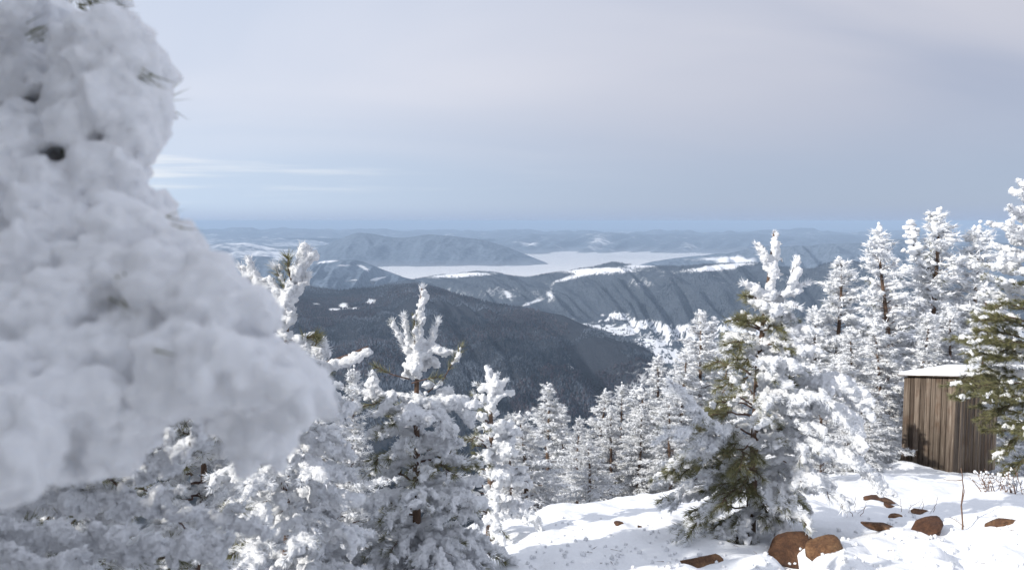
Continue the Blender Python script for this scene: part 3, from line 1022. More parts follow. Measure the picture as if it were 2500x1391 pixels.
class Pine:
    """near pine: trunk, and one part per bough with its needles and its rime as sub-parts"""

    def __init__(self, base, label, seed, voxel=0.011, cat='pine tree', group=None, snow_scale=1.0, needle_ln=0.075, needle_w=0.0032,
                 per_m=420, mat_n=None):
        self.base = np.asarray(base, float)
        self.root = empty('pine_tree', tuple(self.base), label, cat, group)
        self.rng = np.random.default_rng(seed)
        self.voxel = voxel
        self.lump = voxel * 3.5
        self.snow_scale = snow_scale
        self.nl, self.nw, self.per_m = needle_ln, needle_w, per_m
        self.mat_n = mat_n or M_NEEDLE

    def trunk(self, pts, r):
        a = Acc(); a.tube(pts, r, 9)
        link('trunk', a.mesh('trunk', [M_BARK], self.base), self.root)

    def bough(self, paths, radii, cover, rr=0.035, needles=True, n_t0=0.1, extra=None, wind=WIND, name='branch', nfrac=1.0):
        """paths: list of polylines (first is the limb); cover: 0..1 amount of rime for each path"""
        rng = self.rng
        wood, nd = Acc(), Acc()
        nd.fv = 0.0
        C, R, A, S = [], [], [], []
        for k, (p, r, c) in enumerate(zip(paths, radii, cover)):
            p = np.asarray(p, float)
            wood.tube(p, np.linspace(r, max(r * 0.4, 0.0025), len(p)), 5)
            if needles:
                nd.fv = float(np.clip(c, 0, 1.1))
                fc = float(np.clip((c - 0.45) / 0.5, 0, 1))
                fw = 1.0 + 1.0 * fc
                shoot_needles(nd, p, self.per_m * nfrac, self.nl * (1 - 0.38 * fc), self.nw * fw, rng, t0=n_t0 if k else 0.55)
                # brush at the tip
                tip = unit(p[-1] - p[-2])
                m = int(22 * nfrac)
                D = unit(tip[None] + rng.normal(0, 0.45, (m, 3)))
                nd.needles(np.repeat(p[-1:], m, 0), D, self.nl * (1 - 0.38 * fc) * rng.uniform(0.6, 1.0, m), np.full(m, self.nw * fw), rng)
            # rime lumps along the path
            q, tan, t = resample(p, rr * 0.55)
            nz = vnoise(q / (rr * 3.2) + self.base * 7, 5)
            ok = nz + rng.uniform(-0.12, 0.12, len(q)) < c
            q, t2 = q[ok], t[ok]
            if len(q):
                tq = tan[ok]
                r_ = rr * self.snow_scale * rng.uniform(0.42, 0.95, len(q)) * (0.75 + 0.4 * min(c, 1.2)) * (1 - 0.3 * t2 ** 3)
                off = (wind[None] * rng.uniform(0.1, 0.9, (len(q), 1)) + rng.normal(0, 0.28, (len(q), 3)) - UP * rng.uniform(-0.2, 0.5, (len(q), 1))) * r_[:, None]
                C.append(q + off); R.append(r_); A.append(unit(tq + rng.normal(0, 0.25, tq.shape) - UP * 0.2)); S.append(rng.uniform(1.1, 2.1, len(q)))
                # feathers and drips
                for rep in range(2):
                    m = rng.random(len(q)) < 0.6
                    dv = unit(rng.normal(0, 1, (m.sum(), 3)) + wind * 0.8 - UP * 0.35 + tq[m] * 0.5)
                    C.append(q[m] + off[m] + dv * r_[m, None] * 1.05); R.append(r_[m] * 0.36); A.append(dv); S.append(rng.uniform(1.6, 3.0, m.sum()))
        if extra is not None:
            C.append(extra[0]); R.append(extra[1]); A.append(np.repeat(UP[None], len(extra[0]), 0)); S.append(np.ones(len(extra[0])))
        b = link(name, wood.mesh(name, [M_TWIG], self.base), self.root)
        if needles and nd.n:
            tag(link('needles', nd.mesh('needles', [self.mat_n], self.base, False), b), kind='stuff')
        if C and sum(len(c) for c in C):
            C, R, A, S = map(np.concatenate, (C, R, A, S))
            s = Acc(); s.lumps(C, R, ICO1, 0.25, rng, A, S)
            so = tag(link('snow', s.mesh('snow', [M_RIME], self.base), b), kind='stuff')
            snow_mods(so, self.voxel, self.lump * 1.1, self.lump * 0.9, self.lump * 0.7, self.lump * 0.35, 1)
        return b

    def limb(self, p0, az, L, el0, el1, cov, rr=0.035, wood=0.008, twig_gap=0.075, twig_len=0.32, nfrac=1.0, droop=0.0, wind=WIND):
        rng = self.rng
        def dv(az, el): return np.array([math.cos(az) * math.cos(el), math.sin(az) * math.cos(el), math.sin(el)])
        p = curve(p0, dv(az, el0), dv(az + rng.normal(0, 0.15), el1), L, 8)
        p[2:] += rng.normal(0, 0.012, (6, 3))
        paths, radii, cover = [p], [wood], [cov]
        q, tan, t = resample(p, twig_gap)
        sgn = 1 if rng.random() < .5 else -1
        for i in range(len(q)):
            if t[i] < 0.22: continue
            sgn = -sgn
            sd = unit(np.cross(tan[i], UP)) * sgn
            l = L * twig_len * (1.12 - t[i]) * rng.uniform(0.7, 1.25) + 0.045
            d0 = unit(tan[i] * 0.75 + sd * 0.9 + UP * rng.uniform(-0.25, 0.3))
            d1 = unit(tan[i] * 0.9 + sd * 0.55 + UP * rng.uniform(-0.2, 0.45) - UP * droop)
            tp = curve(q[i], d0, d1, l, 5)
            paths.append(tp); radii.append(0.0045); cover.append(cov + rng.normal(0, 0.1))
            if l > 0.16:
                for s2 in (-1, 1):
                    j = 2
                    tt = unit(tp[j + 1] - tp[j])
                    s_ = unit(np.cross(tt, UP)) * s2
                    d2 = unit(tt + s_ * 0.8 + UP * rng.uniform(-0.5, 0.4) - UP * droop * 0.6)
                    paths.append(curve(tp[j], d2, unit(d2 + tt * 0.6), l * 0.5, 4)); radii.append(0.0035); cover.append(cov + rng.normal(0, 0.12))
        return self.bough(paths, radii, cover, rr=rr, nfrac=nfrac, wind=wind)

    def crown(self, tp, h0, h1, gap, per, rad_fn, cov_fn, el0, el1, rr=0.035, **kw):
        """whorls of limbs along trunk polyline tp between heights h0 (low) and h1 (high)"""
        rng = self.rng
        h = h1
        a0 = rng.uniform(0, 6)
        while h > h0:
            f = (h - h0) / (h1 - h0)
            p = np.array([np.interp(h, tp[:, 2], tp[:, k]) for k in range(2)] + [h])
            n = max(3, int(round(per + rng.uniform(-1, 1))))
            a0 += rng.uniform(0.4, 1.2)
            for k in range(n):
                az = a0 + k * 2 * math.pi / n + rng.normal(0, 0.2)
                L = rad_fn(f, az) * rng.uniform(0.66, 1.22)
                if L < 0.06: continue
                e0 = el0(f) + rng.normal(0, 0.12); e1 = el1(f) + rng.normal(0, 0.15)
                self.limb(p + np.array([0, 0, rng.uniform(-0.4, 0.4) * gap]), az, L, e0, e1, cov_fn(f, az), rr=rr, **kw)
            h -= gap * rng.uniform(0.85, 1.15)


def gz(x, y):
    return float(ground_z(np.array([float(x)]), np.array([float(y)]))[0])


def pxpath(pts, Y, dy=0.0):
    """polyline from photograph pixels at depth Y (+ optional per-point depth offset as third value)"""
    return np.array([P(p[0], p[1], Y + (p[2] if len(p) > 2 else 0.0)) for p in pts])


def lin(path, n):
    return resample(path, max(1e-4, np.linalg.norm(np.diff(np.asarray(path), axis=0), axis=1).sum() / (n - 1)))[0]


def tree_big_right():
    Y = 5.7
    b = P(1830, 1322, Y); base = np.array([b[0], b[1], gz(b[0], b[1]) - 0.03])
    t = Pine(base, 'tall young pine with olive needles on its left and thick rime on its right', 3, voxel=0.0105, per_m=680)
    top = P(1890, 566, Y)
    mid = P(1850, 900, Y)
    tp = np.array([base, base * 0.55 + mid * 0.45, mid, mid * 0.45 + top * 0.55, top])
    tp = lin(tp, 14)
    t.trunk(tp, np.linspace(0.040, 0.007, len(tp)))
    # leader and top candles
    big = np.array([0.9, -0.5, 0.1])
    t.bough([pxpath([(1873, 750), (1880, 690), (1888, 620), (1892, 572)], Y), pxpath([(1872, 660), (1862, 630, -.02), (1846, 598, -.03)], Y),
             pxpath([(1920, 715), (1930, 680), (1943, 632)], Y), pxpath([(1885, 720), (1925, 712), (1972, 690)], Y + 0.02),
             pxpath([(1880, 720), (1850, 715), (1815, 692)], Y - 0.05), pxpath([(1875, 735), (1845, 735), (1825, 720)], Y + 0.1)],
            [0.007, 0.004, 0.004, 0.005, 0.005, 0.004], [1.2, 1.1, 0.95, 0.8, 0.75, 0.6], rr=0.034, wind=big)
    H1, H0 = mid[2] + (top[2] - mid[2]) * 0.42, base[2] + 0.10
    def rad(f, az):
        side = math.cos(az)                     # +1 right, -1 left
        r = 0.18 + 0.50 * (1 - f) ** 0.8 if f > 0.25 else 0.55
        if f < 0.2: r *= 0.72
        return r * (1.0 + 0.12 * side)
    def cov(f, az):
        return 0.55 + 0.27 * math.cos(az + 0.2) + 0.10 * (f - 0.4) + t.rng.normal(0, 0.18)
    t.crown(tp, H0, H1, 0.13, 6.5, rad, cov, lambda f: 0.10 + 0.6 * f, lambda f: -1.0 + 1.1 * f, rr=0.030, droop=0.55, twig_len=0.36, twig_gap=0.07)
    for path, c, r_ in [([(1930, 930), (1990, 930, -.1), (2050, 935, -.15), (2088, 975, -.15)], 1.2, .04),
                        ([(1950, 1000), (2010, 985, -.2), (2060, 1010, -.3), (2085, 1060, -.3)], 1.1, .034),
                        ([(1880, 1080), (1980, 1075, -.2), (2070, 1110, -.3), (2125, 1160, -.3)], 0.95, .032),
                        ([(1800, 1050), (1740, 1040, -.3), (1700, 1000, -.35), (1672, 965, -.35)], 0.85, .02),
                        ([(1800, 1060), (1720, 1080, -.3), (1680, 1040, -.35), (1662, 1050, -.4)], 0.8, .02),
                        ([(1800, 1090), (1700, 1100, -.1), (1640, 1140, -.15)], 0.6, .026),
                        ([(1800, 1180), (1720, 1190, .1), (1640, 1215, .1)], 0.62, .026),
                        ([(1820, 1180), (1740, 1230, -.3), (1690, 1280, -.35)], 0.55, .026),
                        ([(1840, 1230), (1760, 1290, -.3), (1700, 1345, -.35)], 0.55, .026)]:
        p = lin(pxpath(path, Y), 8)
        paths, radii, cv = [p], [.008], [c]
        q, tan, tt = resample(p, 0.06)
        for i in range(len(q)):
            for sg in (-1, 1):
                if tt[i] < .2: continue
                sd = unit(np.cross(tan[i], UP)) * sg
                paths.append(curve(q[i], unit(tan[i] + sd * .8 + UP * t.rng.uniform(-.6, .3)), unit(tan[i] + sd * .3 + UP * t.rng.uniform(-.9, .3)), t.rng.uniform(.08, .2), 4))
                radii.append(.004); cv.append(c + t.rng.normal(0, .1))
        t.bough(paths, radii, cv, rr=r_)
    return t


def tree_center():
    Y = 5.0
    bx = P(1015, 1200, Y)
    base = np.array([bx[0], bx[1], gz(bx[0], bx[1]) - 0.05])
    t = Pine(base, 'young pine with rime crusted leader and candle shoots standing before the dark hillside', 8, voxel=0.010, per_m=520)
    top = P(1030, 705, Y)
    j = P(1017, 940, Y)
    tp = lin(np.array([base, base * .5 + j * .5, j, top]), 14)
    t.trunk(tp, np.linspace(0.036, 0.006, len(tp)))
    w = np.array([0.95, -0.45, 0.1])
    ball = P(1022, 890, Y)
    rng = t.rng
    ex = (ball + rng.normal(0, 1, (26, 3)) * np.array([0.042, 0.04, 0.045]), rng.uniform(0.022, 0.042, 26))
    t.bough([pxpath([(1014, 900), (1015, 830), (1024, 760), (1032, 704)], Y),
             pxpath([(1010, 900), (995, 840, -.03), (985, 772, -.05)], Y), pxpath([(1012, 890), (1012, 840, -.06), (1012, 778, -.09)], Y),
             pxpath([(1005, 880), (985, 840), (958, 788)], Y + .03), pxpath([(1020, 880), (1045, 840), (1068, 785)], Y + .02),
             pxpath([(1020, 870), (1060, 850), (1108, 862)], Y - .02)],
            [0.006, .004, .004, .004, .004, .004], [1.2, 0.85, 0.55, 0.75, 0.8, 1.2], rr=0.024, wind=w, extra=ex)
    t.bough([pxpath([(1040, 960), (1080, 930), (1125, 850)], Y - .05)], [.005], [0.45], rr=0.022)
    t.bough([pxpath([(1000, 925), (960, 915), (918, 896)], Y - .1)], [.005], [0.05], rr=0.02)
    t.bough([pxpath([(1005, 935), (1040, 925), (1070, 920)], Y - .1)], [.004], [0.1], rr=0.02)
    t.bough([pxpath([(1017, 965), (960, 965), (900, 962), (868, 950)], Y), pxpath([(960, 965), (915, 985), (850, 998)], Y - .05),
             pxpath([(905, 963), (903, 940), (905, 916)], Y), pxpath([(950, 965), (930, 1000), (905, 1010)], Y - .1)],
            [.007, .005, .004, .004], [0.85, 0.35, 1.2, 0.8], rr=0.032)
    t.bough([pxpath([(1017, 975), (1060, 985), (1110, 980), (1165, 985)], Y - .05), pxpath([(1060, 985), (1080, 960), (1095, 950)], Y),
             pxpath([(1100, 980), (1130, 1000), (1150, 1030)], Y), pxpath([(1060, 985), (1075, 1020), (1100, 1050)], Y - .1)],
            [.007, .004, .004, .004], [1.2, 1.0, 1.1, 1.1], rr=0.038)
    t.bough([pxpath([(1017, 985), (1000, 1000, -.15), (985, 1020, -.3)], Y), pxpath([(1005, 1000, -.1), (1020, 1015, -.2), (1045, 1030, -.3)], Y)],
            [.006, .004], [1.1, 1.1], rr=0.036)
    H1, H0 = P(1017, 1015, Y)[2], P(1017, 1480, Y)[2]
    def rad(f, az):
        return (0.22 + 0.36 * (1 - f)) * (1 + 0.15 * math.cos(az))
    def cov(f, az):
        return 0.72 + 0.10 * math.cos(az) + t.rng.normal(0, 0.13)
    t.crown(tp, max(H0, base[2] + 0.1), H1, 0.14, 6, rad, cov, lambda f: 0.2 + 0.3 * f, lambda f: -0.8 + 0.6 * f, rr=0.032, droop=0.5, twig_len=0.38, twig_gap=0.065)


def tree_behind():
    Y = 7.0
    bx = P(1195, 1280, Y)
    base = np.array([bx[0], bx[1], gz(bx[0], bx[1]) - 0.05])
    t = Pine(base, 'smaller rimed pine with bare dark stem right of the candle topped pine', 14, voxel=0.014, per_m=320, needle_w=0.004)
    top = P(1192, 902, Y); j = P(1200, 1040, Y)
    tp = lin(np.array([base, base * .5 + j * .5, j, top]), 12)
    t.trunk(tp, np.linspace(0.04, 0.008, len(tp)))
    t.bough([pxpath([(1200, 1000), (1195, 950), (1190, 900)], Y), pxpath([(1197, 960), (1180, 945), (1163, 938)], Y), pxpath([(1197, 960), (1220, 935), (1235, 928)], Y),
             pxpath([(1199, 985), (1220, 965), (1247, 958)], Y), pxpath([(1199, 985), (1175, 975), (1158, 962)], Y), pxpath([(1196, 950), (1208, 930, -.1), (1215, 915, -.1)], Y)],
            [.007] + [.005] * 5, [0.9, 0.7, 1.1, 1.0, 0.6, 1.0], rr=0.034)
    H1, H0 = P(1200, 1045, Y)[2], base[2] + 0.15
    t.crown(tp, H0, H1, 0.19, 6, lambda f, az: 0.20 + 0.36 * (1 - f), lambda f, az: 0.70 + 0.22 * math.cos(az), lambda f: 0.3 + 0.3 * f,
            lambda f: -0.6 + 0.7 * f, rr=0.036, droop=0.4, twig_gap=0.075)


def tree_left_tip():
    Y = 3.2
    bx = P(700, 1200, Y)
    base = np.array([bx[0], bx[1], gz(bx[0], bx[1]) - 0.05])
    t = Pine(base, 'pine half hidden behind the blurred branch, its green tufted tip and snowy stub poking out', 21, voxel=0.0095, per_m=1000,
             needle_w=0.0028, needle_ln=0.058)
    top = P(708, 690, Y); j = P(690, 960, Y)
    tp = lin(np.array([base, j, top]), 12)
    t.trunk(tp, np.linspace(0.03, 0.006, len(tp)))
    w = np.array([0.95, -0.3, 0.15])
    t.bough([pxpath([(690, 800), (688, 760), (700, 720), (722, 668), (738, 608)], Y), pxpath([(700, 720), (690, 690), (672, 655)], Y), pxpath([(712, 690), (705, 660), (703, 632)], Y - .02),
             pxpath([(722, 668), (745, 650), (752, 615)], Y + .02)], [.006, .004, .004, .004], [0.75, 0.55, 0.45, 1.2], rr=0.026, wind=w, n_t0=0.15)
    t.bough([pxpath([(694, 780), (690, 735), (705, 700)], Y - .02), pxpath([(700, 720), (725, 700), (748, 672)], Y), pxpath([(696, 760), (675, 720), (662, 690)], Y)], [.006, .004, .004], [0.9, 1.1, 0.9], rr=0.024, wind=w)
    t.bough([pxpath([(660, 720), (625, 680), (608, 635)], Y + .05), pxpath([(640, 700), (600, 670), (588, 655)], Y + .05)], [.005, .004], [1.0, 0.8], rr=0.022, wind=w)
    t.bough([pxpath([(690, 800), (685, 770), (680, 735)], Y), pxpath([(690, 800), (700, 770), (684, 750)], Y)], [.005, .004], [1.0, 1.0], rr=0.018, nfrac=0.5)
    t.bough([pxpath([(695, 820), (740, 840), (785, 870)], Y), pxpath([(735, 840), (745, 825), (770, 820)], Y), pxpath([(750, 850), (770, 845), (776, 828)], Y)],
            [.006, .004, .004], [1.2, 0.15, 0.35], rr=0.020)
    # the snowy stub
    st = pxpath([(770, 905), (800, 885), (850, 868), (898, 846)], Y - 0.05)
    sq, _, tt = resample(st, 0.010)
    t.bough([st], [0.010], [0.0], needles=False, extra=(sq + np.array([0.004, -0.012, -0.019]), np.linspace(0.026, 0.021, len(sq))))
    H1, H0 = P(690, 870, Y)[2], base[2] + 0.1
    t.crown(tp, H0, H1, 0.13, 6, lambda f, az: 0.17 + 0.30 * (1 - f), lambda f, az: 0.85 + 0.15 * math.cos(az), lambda f: 0.3 * f, lambda f: -0.5 + 0.4 * f,
            rr=0.024, droop=0.4, twig_gap=0.05)


def tree_left_low():
    Y = 4.6
    bx = P(640, 1300, Y)
    base = np.array([bx[0], bx[1], gz(bx[0], bx[1]) - 0.05])
    t = Pine(base, 'densely rimed bushy pine filling the bottom left behind the blurred branches', 25, voxel=0.0125, per_m=330)
    top = P(700, 930, Y)
    tp = lin(np.array([base, base * .5 + top * .5, top]), 12)
    t.trunk(tp, np.linspace(0.04, 0.008, len(tp)))
    t.crown(tp, base[2] + 0.1, top[2], 0.13, 7, lambda f, az: 0.20 + 0.38 * (1 - f) ** 0.8, lambda f, az: 0.76 + 0.12 * math.cos(az) + t.rng.normal(0, 0.1),
            lambda f: 0.5 * f, lambda f: -0.7 + 0.7 * f, rr=0.030, droop=0.5, twig_len=0.42, twig_gap=0.06)


def tree_left_gap(cx, ty, Y, label, seed):
    bx = P(cx, 1300, Y)
    base = np.array([bx[0], bx[1], gz(bx[0], bx[1]) - 0.05])
    t = Pine(base, label, seed, voxel=0.0125, per_m=300)
    top = P(cx + 30, ty, Y)
    tp = lin(np.array([base, base * .5 + top * .5, top]), 12)
    t.trunk(tp, np.linspace(0.04, 0.008, len(tp)))
    t.crown(tp, base[2] + 0.25, top[2], 0.14, 6, lambda f, az: 0.22 + 0.36 * (1 - f) ** 0.8, lambda f, az: 0.66 + 0.12 * math.cos(az) + t.rng.normal(0, 0.12),
            lambda f: 0.5 * f, lambda f: -0.7 + 0.7 * f, rr=0.026, droop=0.4, twig_len=0.40, twig_gap=0.065)


def tree_right_edge():
    Y = 12.3
    bx = P(2560, 1200, Y)
    base = np.array([bx[0], bx[1], gz(bx[0], bx[1]) - 0.05])
    t = Pine(base, 'large pine at the right edge, its green lower boughs hanging over the shed', 33, voxel=0.022, per_m=220, needle_w=0.008, needle_ln=0.11)
    top = P(2522, 475, Y)
    tp = lin(np.array([base, base * .5 + top * .5 + np.array([0.05, 0, 0]), top]), 12)
    t.trunk(tp, np.linspace(0.09, 0.012, len(tp)))
    def rad(f, az):
        return 0.20 + 1.30 * (1 - f) ** 0.75 if f > 0.12 else 1.25
    def cov(f, az):
        return 0.30 + 0.70 * smooth(0.42, 0.70, f)
    t.crown(tp, base[2] + 0.8, top[2], 0.23, 6, rad, cov, lambda f: 0.05 + 0.7 * f, lambda f: -0.45 + 0.9 * f, rr=0.050, wood=0.014,
            twig_gap=0.13, twig_len=0.38, droop=0.10, wind=np.array([0.1, -0.2, 0.8]))
    for path, c in [([(2545, 915), (2460, 905), (2390, 915), (2345, 935)], 0.35), ([(2545, 975), (2470, 985), (2420, 1010)], 0.25),
                    ([(2545, 1040), (2490, 1060), (2450, 1100)], 0.25), ([(2545, 860), (2470, 850), (2400, 870)], 0.5), ([(2550, 1100), (2500, 1120), (2455, 1160)], 0.3)]:
        p = lin(pxpath(path, Y + 0.3), 9)
        paths, radii, cv = [p], [.012], [c]
        q, tan, tt = resample(p, 0.10)
        for i in range(len(q)):
            for sg in (-1, 1):
                if tt[i] < .15: continue
                sd = unit(np.cross(tan[i], UP)) * sg
                paths.append(curve(q[i], unit(tan[i] + sd * .8 + UP * t.rng.uniform(-.6, .4)), unit(tan[i] + sd * .3 + UP * t.rng.uniform(-.6, .5)), t.rng.uniform(.15, .34), 4))
                radii.append(.005); cv.append(c + t.rng.normal(0, .12))
        t.bough(paths, radii, cv, rr=0.05, wind=np.array([0.1, -0.2, 0.8]))


tree_big_right()
tree_center()
tree_behind()
tree_left_tip()
tree_left_low()
tree_left_gap(470, 985, 3.9, 'rimed pine seen through the gap between the two near boughs', 27)
tree_left_gap(150, 1110, 4.3, 'rimed pine showing through small gaps in the lower near boughs at far left', 29)
tree_right_edge()


# ------------------------------------------------------------------ the near pine whose branches fill the left of the view
def in_poly(px, py, poly):
    poly = np.asarray(poly, float)
    x, y = np.asarray(px), np.asarray(py)
    c = np.zeros(x.shape, bool)
    j = len(poly) - 1
    for i in range(len(poly)):
        xi, yi = poly[i]; xj, yj = poly[j]
        c ^= ((yi > y) != (yj > y)) & (x < (xj - xi) * (y - yi) / (yj - yi + 1e-9) + xi)
        j = i
    return c


def edge_dist(px, py, poly):
    poly = np.asarray(poly, float)
    d = np.full(np.shape(px), 1e9)
    for i in range(len(poly)):
        a, b = poly[i], poly[(i + 1) % len(poly)]
        ab = b - a
        t = np.clip(((px - a[0]) * ab[0] + (py - a[1]) * ab[1]) / (ab @ ab), 0, 1)
        d = np.minimum(d, np.hypot(px - a[0] - t * ab[0], py - a[1] - t * ab[1]))
    return d


def near_pine():
    rng = np.random.default_rng(77)
    base = np.array([-1.25, 0.75, gz(-1.25, 0.75) - 0.05])
    root = empty('pine_tree', tuple(base), 'close pine with out of focus branches under thick lumpy rime across the left', 'pine tree')
    tp = lin(np.array([base, base + np.array([0.05, 0, 1.5]), base + np.array([0.02, 0.05, 3.1])]), 10)
    a = Acc(); a.tube(tp, np.linspace(0.06, 0.02, 10), 9)
    link('trunk', a.mesh('trunk', [M_BARK], base), root)

    def cluster(poly, depth_fn, count, rmin, rmax, spread, voxel, amp, wood_paths, tufts, seed, name='branch', jit=0.30, lobes=4, smooth_n=2):
        rng = np.random.default_rng(seed)
        poly = np.asarray(poly, float)
        lo, hi = poly.min(0), poly.max(0)
        px = rng.uniform(lo[0], hi[0], count * 12); py = rng.uniform(lo[1], hi[1], count * 12)
        k = in_poly(px, py, poly)
        px, py = px[k], py[k]
        ed = edge_dist(px, py, poly)
        r = rmin + (rmax - rmin) * rng.random(len(px)) ** 1.4
        k = ed > r * 0.85
        px, py, r = px[k][:count], py[k][:count], r[k][:count]
        Y = depth_fn(px, py)
        Yo = Y + rng.uniform(-1, 1, len(px)) * spread
        C = P(px, py, Yo)
        R = r / F * Yo
        wood, nd = Acc(), Acc()
        for (pts, rad) in wood_paths:
            wood.tube(np.array(pts) * np.array([1.12, 1.12, 1.12])[None], np.linspace(rad, rad * 0.4, len(pts)), 8)
        for (tx, ty, dx, dy, n) in tufts:
            Yt = float(depth_fn(np.array([tx]), np.array([ty]))[0]) - spread * 0.95
            o = P(tx, ty, Yt)
            d = unit(P(tx + dx, ty + dy, Yt) - o)
            D = unit(d[None] + rng.normal(0, 0.28, (n, 3)))
            nd.needles(o + rng.normal(0, 0.004, (n, 3)), D, rng.uniform(0.016, 0.03, n), np.full(n, 0.0013), rng)
        for (pts, rad) in wood_paths:
            shoot_needles(nd, np.array(pts[-4:] if len(pts) > 4 else pts) * 1.04, 900, 0.035, 0.0013, rng, t0=0.1)
        b = link(name, wood.mesh(name, [M_TWIG], base), root)
        if nd.n:
            tag(link('needles', nd.mesh('needles', [M_NEEDLE_NEAR], base, False), b), kind='stuff')
        # crusty lobes sitting on the big lumps
        nb = len(C)
        rep = int(lobes * nb)
        ii = rng.integers(0, nb, rep)
        dv = unit(rng.normal(0, 1, (rep, 3)) + np.array([0.1, -0.7, -0.1]))
        C2 = C[ii] + dv * R[ii, None] * rng.uniform(0.8, 1.05, (rep, 1))
        R2 = R[ii] * rng.uniform(0.13, 0.5, rep)
        C = np.concatenate([C, C2]); R = np.concatenate([R, R2])
        s = Acc(); s.lumps(C, R, ICO2 if nb < 400 else ICO1, jit, rng)
        so = tag(link('snow', s.mesh('snow', [M_RIME_NEAR], base), b), kind='stuff')
        snow_mods(so, voxel, amp, voxel * 6, amp * 0.5, voxel * 2.2, smooth_n)
        return b

    # big near bough
    poly = [(-250, -150), (60, -150), (110, 0), (160, 35), (300, 62), (375, 110), (408, 190), (440, 255), (430, 300), (412, 350), (392, 370), (395, 425), (448, 470), (475, 540), (488, 600), (560, 648), (640, 680),
            (680, 730), (700, 800), (760, 850), (802, 930), (810, 1000), (765, 1080), (650, 1150), (560, 1120), (535, 1030), (440, 1000), (425, 1050),
            (350, 1130), (240, 1195), (200, 1150), (100, 1205), (-250, 1230)]
    dep = lambda x, y: 0.80 - 0.25 * smooth(200, 1000, y) - 0.03 * smooth(0, 800, x) + 0.05 * (fbm(xyz(np.asarray(x) / 170.0, np.asarray(y) / 170.0), 2, 5) - 0.5) * 2
    w = [(np.array([tp[6], P(-500, 500, 0.76), P(0, 560, 0.73), P(300, 640, 0.68), P(560, 800, 0.61), P(700, 940, 0.56)]), 0.012),
         (np.array([P(0, 560, 0.73), P(160, 380, 0.76), P(300, 240, 0.78), P(390, 250, 0.78)]), 0.006),
         (np.array([P(-300, 520, 0.76), P(-100, 300, 0.81), P(150, 120, 0.81)]), 0.006),
         (np.array([P(100, 580, 0.71), P(250, 860, 0.63), P(260, 1080, 0.56)]), 0.006)]
    tf = [(345, 188, 14, 10, 30), (430, 850, 20, 14, 30), (300, 700, 14, 24, 30), (118, 840, 6, 30, 40), (415, 556, 12, 4, 14), (250, 250, 25, 30, 40), (75, 80, 40, -15, 14), (210, 620, 20, 20, 12), (85, 860, 5, 40, 20), (30, 300, 30, 20, 16),
          (120, 700, 30, 30, 12), (160, 370, 10, 25, 14)]
    cluster(poly, dep, 330, 34, 125, 0.072, 0.0032, 0.012, w, tf, 4)
    # sunlit scrap at the very top, farther back
    cluster([(120, -120), (330, -120), (318, 35), (296, 45), (240, 30), (190, 22), (140, 8)], lambda x, y: 1.15 + 0 * np.asarray(x), 70, 10, 30, 0.05, 0.005, 0.009,
            [(np.array([tp[8], P(-200, -200, 1.1), P(150, -60, 1.15), P(290, 30, 1.15)]), 0.008)],
            [(190, 15, 20, 10, 24), (225, 8, 20, 12, 24), (270, 25, 20, 12, 24)], 9)
    # lower boughs, not so close: twigs thick with rime
    lo = Pine.__new__(Pine)
    lo.base, lo.root, lo.rng, lo.voxel, lo.snow_scale, lo.lump = base, root, np.random.default_rng(15), 0.0056, 1.0, 0.020
    lo.nl, lo.nw, lo.per_m, lo.mat_n = 0.045, 0.0018, 620, M_NEEDLE
    lr = lo.rng
    for spine, Y0 in [([(-420, 1180), (-150, 1170), (100, 1210), (300, 1230), (480, 1250), (600, 1285)], 1.62),
                      ([(-300, 1230), (60, 1250), (230, 1190), (380, 1120), (475, 1080)], 1.70),
                      ([(-300, 1240), (0, 1290), (180, 1330), (330, 1340), (520, 1335)], 1.50),
                      ([(-300, 1260), (-80, 1320), (60, 1380), (200, 1410), (330, 1430)], 1.42),
                      ([(-260, 1150), (-40, 1160), (90, 1175), (200, 1165), (300, 1140)], 1.62)]:
        p = lin(pxpath([(-1500, 1150, 0.1)] + spine, Y0), 22)
        paths, radii, cv = [p], [.007], [0.95]
        q, tan, tt = resample(p[7:], 0.032)
        for k in range(len(q)):
            sg = 1 if k % 2 else -1
            sd = unit(np.cross(tan[k], np.array([0.15, 1.0, 0.2]))) * sg
            d0 = unit(tan[k] * 0.8 + sd * 0.8 + lr.normal(0, 0.45, 3)); d1 = unit(tan[k] * 0.9 + sd * 0.4 + lr.normal(0, 0.35, 3))
            L = lr.uniform(0.035, 0.085) * (1.25 - 0.55 * tt[k])
            tw = curve(q[k], d0, d1, L, 4)
            paths.append(tw); radii.append(.003); cv.append(0.74 + lr.normal(0, 0.20))
        lo.bough(paths, radii, cv, rr=0.021, wind=np.array([0.3, -0.5, 0.45]))
    # boughs of the same tree out of the view to the left (they shade the ones in view)
    t = Pine.__new__(Pine)
    t.base, t.root, t.rng, t.voxel, t.snow_scale = base, root, np.random.default_rng(5), 0.02, 1.0
    t.lump = 0.05
    t.nl, t.nw, t.per_m, t.mat_n = 0.07, 0.004, 200, M_NEEDLE
    for k in range(40):
        h = base[2] + 0.5 + 2.9 * k / 40
        az = math.radians(rng.uniform(95, 330) if h < 0.75 * 0 - 0.5 else rng.uniform(110, 345))
        p = np.array([np.interp(h, tp[:, 2], tp[:, 0]), np.interp(h, tp[:, 2], tp[:, 1]), h])
        t.limb(p, az, rng.uniform(0.55, 1.0), 0.3, -0.3, 0.95, rr=0.055, twig_gap=0.14, nfrac=0.4)


M_NEEDLE_NEAR = mat_needles('pine_needles_close', 0.30, scale=60.0)
near_pine()


